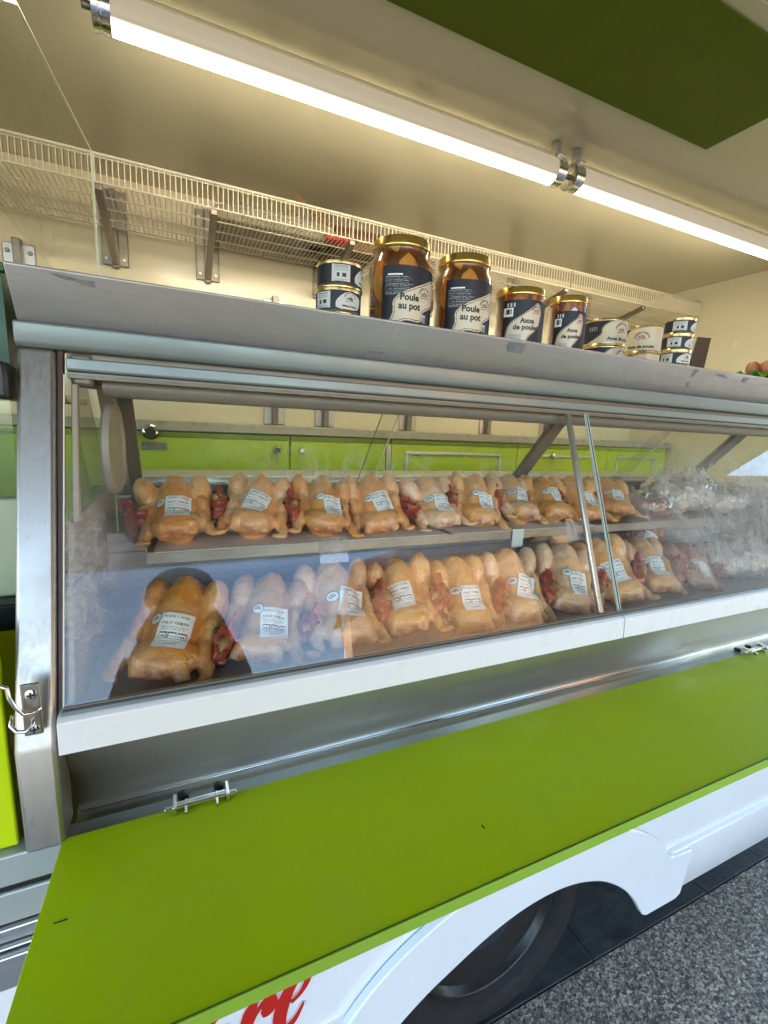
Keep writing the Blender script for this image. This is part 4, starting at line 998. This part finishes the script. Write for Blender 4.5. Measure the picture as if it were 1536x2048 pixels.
def bird_head(parent, side, v, place):
    rnd = random.Random(v * 13 + 5); x0, y0, z0 = place; J = lambda a: rnd.uniform(-a, a)
    m = MB(); m.ell((0, 0, 0), (.017, .024, .019), None, 16, 12); m.ell((0, -.018, -.006), (.012, .016, .011), None, 12, 10)
    m.ell((-.004, -.012, -.022), (.007, .009, .016), None, 10, 8); m.ell((.006, -.010, -.022), (.007, .009, .015), None, 10, 8)
    m.tube([(0, .016, -.006), (.002 * side, .030, -.020), (.004 * side, .028, -.036), (.004 * side, .008, -.046)], [.014, .013, .012, .012], 12)
    me = blob(m, .0028, .006, 3, .012); me.materials.clear(); me.materials.append(MT['head'])
    h = bpy.data.objects.new('head', me); COL.objects.link(h); h.parent = parent; h.location = (x0, y0, z0)
    c = MB(); pts = [(-.022, .008)]
    for k in range(6): pts += [(-.020 + k * .0075, .016 + .013 * math.sin((k + .7) / 6.5 * math.pi) + J(.002)), (-.0155 + k * .0075, .014)]
    pts += [(.026, .004), (.0, .002)]
    c.prism(pts, -.0022, .0022, 'x')
    co = c.build('comb', MT['comb'], h, bevel=.0012, local=True); co.location = (0, -.002, .006)
    b = MB().tube([(0, -.028, -.002), (0, -.042, -.004), (0, -.052, -.009)], [.0075, .0045, .001], 8); b.build('beak', MT['beak'], h, smooth=True, local=True)
    e = MB(); e.ell((.015 * -side, -.008, .005), (.004, .004, .004), None, 10, 8); e.ell((.0155 * side, -.008, .005), (.004, .004, .004), None, 10, 8)
    e.build('eye', MT['black'], h, smooth=True, local=True)
    h.rotation_euler = (R(-20) + J(.2), R(12) * side + J(.15), R(-20) * side + J(.5)); return h
PROTO = []
def make_bird(v, side):
    b = empty('dressed_chicken', (0, 0, 0)); me = carcass_mesh(v); me.materials.clear(); me.materials.append(MT['skin'])
    body = bpy.data.objects.new('carcass', me); COL.objects.link(body); body.parent = b
    bv = BVHTree.FromPolygons([vv.co[:] for vv in me.vertices], [tuple(p.vertices) for p in me.polygons])
    rnd = random.Random(v + 3); a = (-.10, .12, -.22, .20, -.03, .14, -.30, .08)[v]; cx = (.010, .020, .002, .016, .006, .022, .012, -.004)[v]
    m = project_patch(bv, cx, .038 + rnd.uniform(-.012, .012), a, SW, SH, 72, 86, .0022, STF)
    m.build('price_label', [MT['lwhite'], MT['ink'], MT['midgrey']], b, smooth=True, local=True)
    m = project_patch(bv, cx - .036, .056, 0, .023, .023, 24, 24, .0030, disc_f)
    m.build('round_sticker', [MT['lwhite'], MT['ink'], MT['midgrey']], b, smooth=True, local=True)
    h_ = bird_head(b, side, v, (side * .090, -.026 + rnd.uniform(-.01, .015), .070)); h_.scale = (1.3, 1.3, 1.4); return b
for v in range(8): PROTO.append(make_bird(v, -1 if v < 4 else 1))
used = set()
NB = [0]
def bird(v, x, y, z, yaw, sc, mat, label, group, cat='chicken', pitch=0, name=None):
    o = PROTO[v] if v not in used else copy_tree(PROTO[v])
    used.add(v); o.location = (x, y, z); rq = random.Random(int(x * 1000) + int(z * 100)); o.rotation_euler = (R(pitch + rq.uniform(-6, 5)), R(rq.uniform(-12, 12)), R(yaw)); o.scale = (sc[0], sc[1], sc[2])
    if name: o.name = name
    for c in kids(o):
        if c.name.startswith('carcass'):
            if mat != 'skin': c.data = c.data.copy(); c.data.materials[0] = MT[mat]
    tag(o, label, cat, group); return o
ORD = ['first', 'second', 'third', 'fourth', 'fifth', 'sixth', 'seventh', 'eighth', 'ninth', 'tenth']
gU = 'dressed chickens on the upper shelf'
ux = [(-.006, 0), (.165, 2), (.325, 1), (.492, 3), (.668, 0), (.805, 1), (.948, 2), (1.085, 3), (1.215, 1), (1.375, 0)]
for i, (x, v) in enumerate(ux):
    rr = random.Random(100 + i)
    extra = ('beside the round cover', '', '', '', '', '', '', '', 'behind the steel divider', 'next to the bags')[i]
    bird(v, x, 1.125 + rr.uniform(-.006, .010), -.2640, rr.uniform(-17, 12) + (2 if i == 0 else -4 - i * 1.5), (.93 + rr.uniform(-.04, .03), .95, .86 + rr.uniform(-.03, .05)),
         'skin' if i not in (4, 6) else 'skin_pale', 'plucked chicken on the upper shelf, %s from the left%s' % (ORD[i], ', ' + extra if extra else ''), gU)
gL2 = 'dressed chickens on the case floor'
lx = [(-.022, 4, .90, 'skin'), (.142, 5, .905, 'skin_pale'), (.312, 6, .915, 'skin_pale'), (.485, 7, .915, 'skin'), (.640, 4, .915, 'skin'), (.800, 6, .915, 'skin'), (.975, 5, .925, 'skin'), (1.165, 7, .92, 'skin'), (1.345, 4, .925, 'skin_pale')]
for i, (x, v, y, mt) in enumerate(lx):
    rr = random.Random(200 + i); s_ = 1.04 if i in (0, 2, 6, 7) else .98
    bird(v, x, y, -.4595, rr.uniform(-16, 12) - i * 1.5, (s_, s_, s_ * (.99 + rr.uniform(-.04, .04))), mt, 'plucked chicken on the case floor behind the front glass, %s from the left' % ORD[i], gL2)
bird(5, 1.535, .93, -.4595, -24, (1.0, 1.05, .8), 'skin_dark', 'dark reddish game bird at the right end of the case floor', None, 'game bird', name='game_bird')
bird(2, 1.50, 1.06, -.40, -40, (.8, .8, .8), 'skin_dark', 'second dark game bird lying behind the first near the misted glass', None, 'game bird', name='game_bird')
bird(1, 1.13, 1.075, -.400, 70, (.95, .95, .82), 'skin_pale', 'pale chicken lying crosswise behind the front row near the divider', None)
for o in PROTO[0:0]: pass

# bags of giblets at the right end of both levels
def bag(x, y, z, sx, sy, sz, seed, label):
    rnd = random.Random(seed); m = MB()
    for k in range(16): m.ell((rnd.uniform(-.8, .8) * sx, rnd.uniform(-.7, .7) * sy, sz * rnd.uniform(.25, .55)), (sx * .35, sy * .35, sz * .38), rz(rnd.uniform(0, 3)), 12, 8)
    b = empty('giblet_bag', (x, y, z), label, 'plastic bag', 'clear bags at the right end of the case')
    me = blob(m, .006, .012, 3, .02); me.materials.clear(); me.materials.append(MT['giblet' if seed == 3 else 'pale_meat']); g = bpy.data.objects.new('giblets', me); COL.objects.link(g); g.parent = b
    m = MB(); m.ell((0, 0, sz * .52), (sx * 1.12, sy * 1.15, sz * .62), None, 24, 16)
    for k in range(7):
        a = rnd.uniform(0, 6.28); m.tube([(0, 0, sz * .8), (math.cos(a) * sx * .6, math.sin(a) * sy * .6, sz * 1.15), (math.cos(a) * sx * 1.0, math.sin(a) * sy, sz * (1.0 + rnd.uniform(0, .5)))], [.02, .014, .006], 8)
    me = blob(m, .006, .030, 2, .024); me.materials.clear(); me.materials.append(MT['film']); g = bpy.data.objects.new('film', me); COL.objects.link(g); g.parent = b
    g['label'] = 'crumpled shiny clear film'
    return b
bag(1.56, 1.13, -.264, .09, .09, .07, 3, 'clear bag of red giblets beside the last chicken on the upper shelf')
bag(1.78, 1.15, -.264, .12, .10, .13, 4, 'tall crumpled clear bag on the upper shelf behind misted glass')
bag(2.00, 1.12, -.264, .10, .10, .09, 5, 'crumpled clear bag at the far right end of the upper shelf')
bag(1.80, .94, -.459, .13, .11, .12, 6, 'crumpled clear bag on the case floor behind the misted glass')

# ------------------------------------------------------------------ what stands behind the viewer: it lights, shades and mirrors in the glass
def house(x0, x1, y0, y1, h, wall, label, nwin=3, floors=2):
    b = empty('house', ((x0 + x1) / 2, (y0 + y1) / 2, GZ), label, 'house')
    B('wall', wall, b, (x0, x1, y0, y1, GZ, GZ + h), bevel=0)
    MB().prism([(y0 - .3, GZ + h + .004), (y1 + .4, GZ + h + .004), ((y0 + y1) / 2, GZ + h + 1.6)], x0 - .3, x1 + .3).build('roof', plain('terracotta_tiles', (.32, .12, .06, 1), .8, 0, .2, 30, bump=.3), b)
    dx = (x1 - x0) / max(1, nwin)
    for f in range(floors):
        for k in range(nwin):
            cx = x0 + dx * (k + .5); z = GZ + .9 + f * 3.0
            wn = B('window', MT['white'], b, (cx - .50, cx + .50, y1 + .002, y1 + .05, z, z + 1.4), bevel=.005)
            B('pane', MT['black'], wn, (cx - .42, cx + .42, y1 + .051, y1 + .056, z + .08, z + 1.32), bevel=0)
            for s in (-1, 1): B('shutter', plain('wood_shutter', (.16, .05, .03, 1), .6), b, (cx + s * .78 - .24, cx + s * .78 + .24, y1 + .002, y1 + .04, z - .02, z + 1.42), bevel=.004)
    return b
house(7.3, 12.2, -21, -12, 7.0, plain('apricot_stucco', (.62, .34, .16, 1), .9, 0, .08, 4), 'apricot stucco house with a blank gable wall, mirrored in the glass', 0)
house(13.0, 30.0, -21, -9, 8.0, plain('dark_slate_cladding', (.045, .045, .042, 1), .9, 0, .15, 4), 'long dark slate clad house across the square to the right', 0)

# the photographer, whose dark outline the glass mirrors
per = empty('person', (-.012, -.36, GZ), 'person in dark coat holding a phone up in front of the display case', 'person')
def grow(chain, links, name):
    me = bpy.data.meshes.new(name); me.from_pydata([c[0] for c in chain], links, []); o = bpy.data.objects.new(name, me); COL.objects.link(o)
    sk_ = o.modifiers.new('s', 'SKIN'); sk_.use_smooth_shade = True
    for i, c in enumerate(chain): me.skin_vertices[0].data[i].radius = (c[1], c[2] if len(c) > 2 else c[1]); me.skin_vertices[0].data[i].use_root = (i == 0)
    sb = o.modifiers.new('u', 'SUBSURF'); sb.levels = 2
    dg = bpy.context.evaluated_depsgraph_get(); m2 = bpy.data.meshes.new_from_object(o.evaluated_get(dg)); bpy.data.objects.remove(o)
    m2.polygons.foreach_set('use_smooth', [True] * len(m2.polygons)); return m2
g = lambda z: z - GZ      # heights are given in camera space, the person's root stands on the ground
ch = [((0, 0, g(-.76)), .15, .11), ((0, 0, g(-.60)), .14, .10), ((0, .01, g(-.40)), .20, .11), ((0, .01, g(-.16)), .20, .10), ((0, .0, g(-.06)), .06), ((0, .02, g(-.01)), .055),
      ((0, .04, g(.06)), .075, .09), ((0, .04, g(.15)), .072, .085),
      ((.17, .0, g(-.12)), .065), ((.20, .08, g(-.34)), .06), ((.13, .28, g(-.15)), .036), ((.085, .325, g(-.045)), .027),
      ((-.17, .0, g(-.12)), .065), ((-.20, .08, g(-.34)), .06), ((-.12, .28, g(-.15)), .036), ((-.055, .325, g(-.045)), .027),
      ((.09, 0, g(-.85)), .085), ((.11, .03, g(-1.25)), .055), ((.11, -.02, g(-1.62)), .04), ((.12, .10, g(-1.67)), .03),
      ((-.09, 0, g(-.85)), .085), ((-.11, .03, g(-1.25)), .055), ((-.11, -.02, g(-1.62)), .04), ((-.12, .10, g(-1.67)), .03)]
lk = [(0, 1), (1, 2), (2, 3), (3, 4), (4, 5), (5, 6), (6, 7), (3, 8), (8, 9), (9, 10), (10, 11), (3, 12), (12, 13), (13, 14), (14, 15), (0, 16), (16, 17), (17, 18), (18, 19), (0, 20), (20, 21), (21, 22), (22, 23)]
# fingers: root in the palm, curl round the phone edge from behind
for s_, px_ in ((1, .085), (-1, -.055)):
    base = 11 if s_ > 0 else 15
    for q, L_ in enumerate((.9, 1.0, .95, .8)):
        z = -.020 + q * -.016; k = len(ch)
        ch.append(((px_ + .002 * s_, .332, g(z)), .0085)); ch.append(((px_ - .006 * s_, .340, g(z + .003)), .008)); ch.append(((px_ - .020 * s_ * L_, .344, g(z + .004)), .0065))
        lk += [(base, k), (k, k + 1), (k + 1, k + 2)]
pm = grow(ch, lk, 'body')
coat = plain('dark_navy_coat', (.012, .013, .018, 1), .8, 0, .2, 20, bump=.2, bscale=200); sknm = plain('skin', (.52, .30, .20, 1), .5, 0, .05, 10, sss=.1); jeans = plain('dark_trousers', (.02, .025, .04, 1), .85, 0, .2, 30); shoe = plain('black_shoes', (.01, .01, .01, 1), .5)
for m_ in (coat, sknm, jeans, shoe): pm.materials.append(m_)
for p in pm.polygons:
    c = p.center; z = c.z + GZ
    p.material_index = 3 if z < -1.61 else 2 if z < -.80 else 1 if (z > -.03 and c.y < .2) or (c.y > .295) else 0
po = bpy.data.objects.new('body', pm); COL.objects.link(po); po.parent = per
hm = MB(); hm.ell((0, .000, g(.15)), (.135, .085, .11), None, 24, 16); hm.ell((0, -.050, g(.01)), (.140, .055, .13), None, 20, 14)
for k in range(10):
    a = (k - 4.5) * .42; hm.tube([(.07 * math.sin(a), -.03, g(.12)), (.145 * math.sin(a), -.045, g(.02)), (.16 * math.sin(a), -.05 + .008 * (k % 3), g(-.12 - .01 * (k % 4)))], [.022, .02, .006], 8)
hme = blob(hm, .006, .010, 2, .02); hme.materials.clear(); hme.materials.append(plain('black_hair', (.010, .008, .007, 1), .45, 0, .2, 60)); ho_ = bpy.data.objects.new('hair', hme); COL.objects.link(ho_); ho_.parent = per
fo = MB(); fo.ell((0, .122, g(.080)), (.011, .016, .020), None, 12, 8); fo.build('nose', sknm, per, smooth=True, local=True)
for s_ in (-1, 1):
    MB().ell((s_ * .076, .035, g(.085)), (.008, .015, .024), None, 10, 8).build('ear', sknm, per, smooth=True, local=True)
    MB().ell((s_ * .030, .108, g(.105)), (.011, .010, .007), None, 10, 8).build('eye', plain('eye_white', (.6, .6, .6, 1), .2), per, smooth=True, local=True)
MB().ell((0, .118, g(.040)), (.022, .008, .006), None, 12, 8).build('mouth', plain('lips', (.40, .14, .12, 1), .4), per, smooth=True, local=True)
ph = MB()
vs = []
for zc in (.006, .0145):
    for (xx, yy) in ((-.012, -.062), (.012 + .052, -.062), (.064, .090), (-.012, .090)): vs.append((xx, -yy, zc))
# phone slab behind the lens, square to the viewing direction
phv = [M.to_3x3() @ Vector(v) for v in vs]
ph.add([tuple(v) for v in phv], [(0, 1, 2, 3), (7, 6, 5, 4), (0, 4, 5, 1), (1, 5, 6, 2), (2, 6, 7, 3), (3, 7, 4, 0)])
phn = ph.build('phone', MT['black'], None, bevel=.002, loc=(0, -.01, 0)); tag(phn, 'black phone held up by the person in front of the case', 'phone')

# dark green crate of the stall seen in the gap left of the case
B('side_shelf', MT['side_pl'], van, (XL, -.235, .931, 1.55, .030, .045), bevel=.002)
cr = empty('plastic_crate', (-.56, 1.14, .046), 'dark green slatted plastic crate left of the display case', 'crate')
cg = plain('dark_green_plastic', (.02, .075, .03, 1), .45, 0, .15, 10)
c_ = MB()
for k in range(6): c_.box(-.86, -.262, .985, .992, .052 + k * .030, .072 + k * .030)
for k in range(13): c_.box(-.86 + k * .049, -.85 + k * .049, .980, .985, .046, .226)
c_.box(-.262, -.255, .98, 1.30, .046, .226).box(-.867, -.86, .98, 1.30, .046, .226).box(-.86, -.262, 1.293, 1.30, .046, .226).box(-.86, -.262, .992, 1.293, .046, .051)
c_.build('basket', cg, cr); B('rim', cg, cr, (-.875, -.247, .968, .984, .222, .236), (-.875, -.247, 1.30, 1.312, .222, .236), bevel=.002)
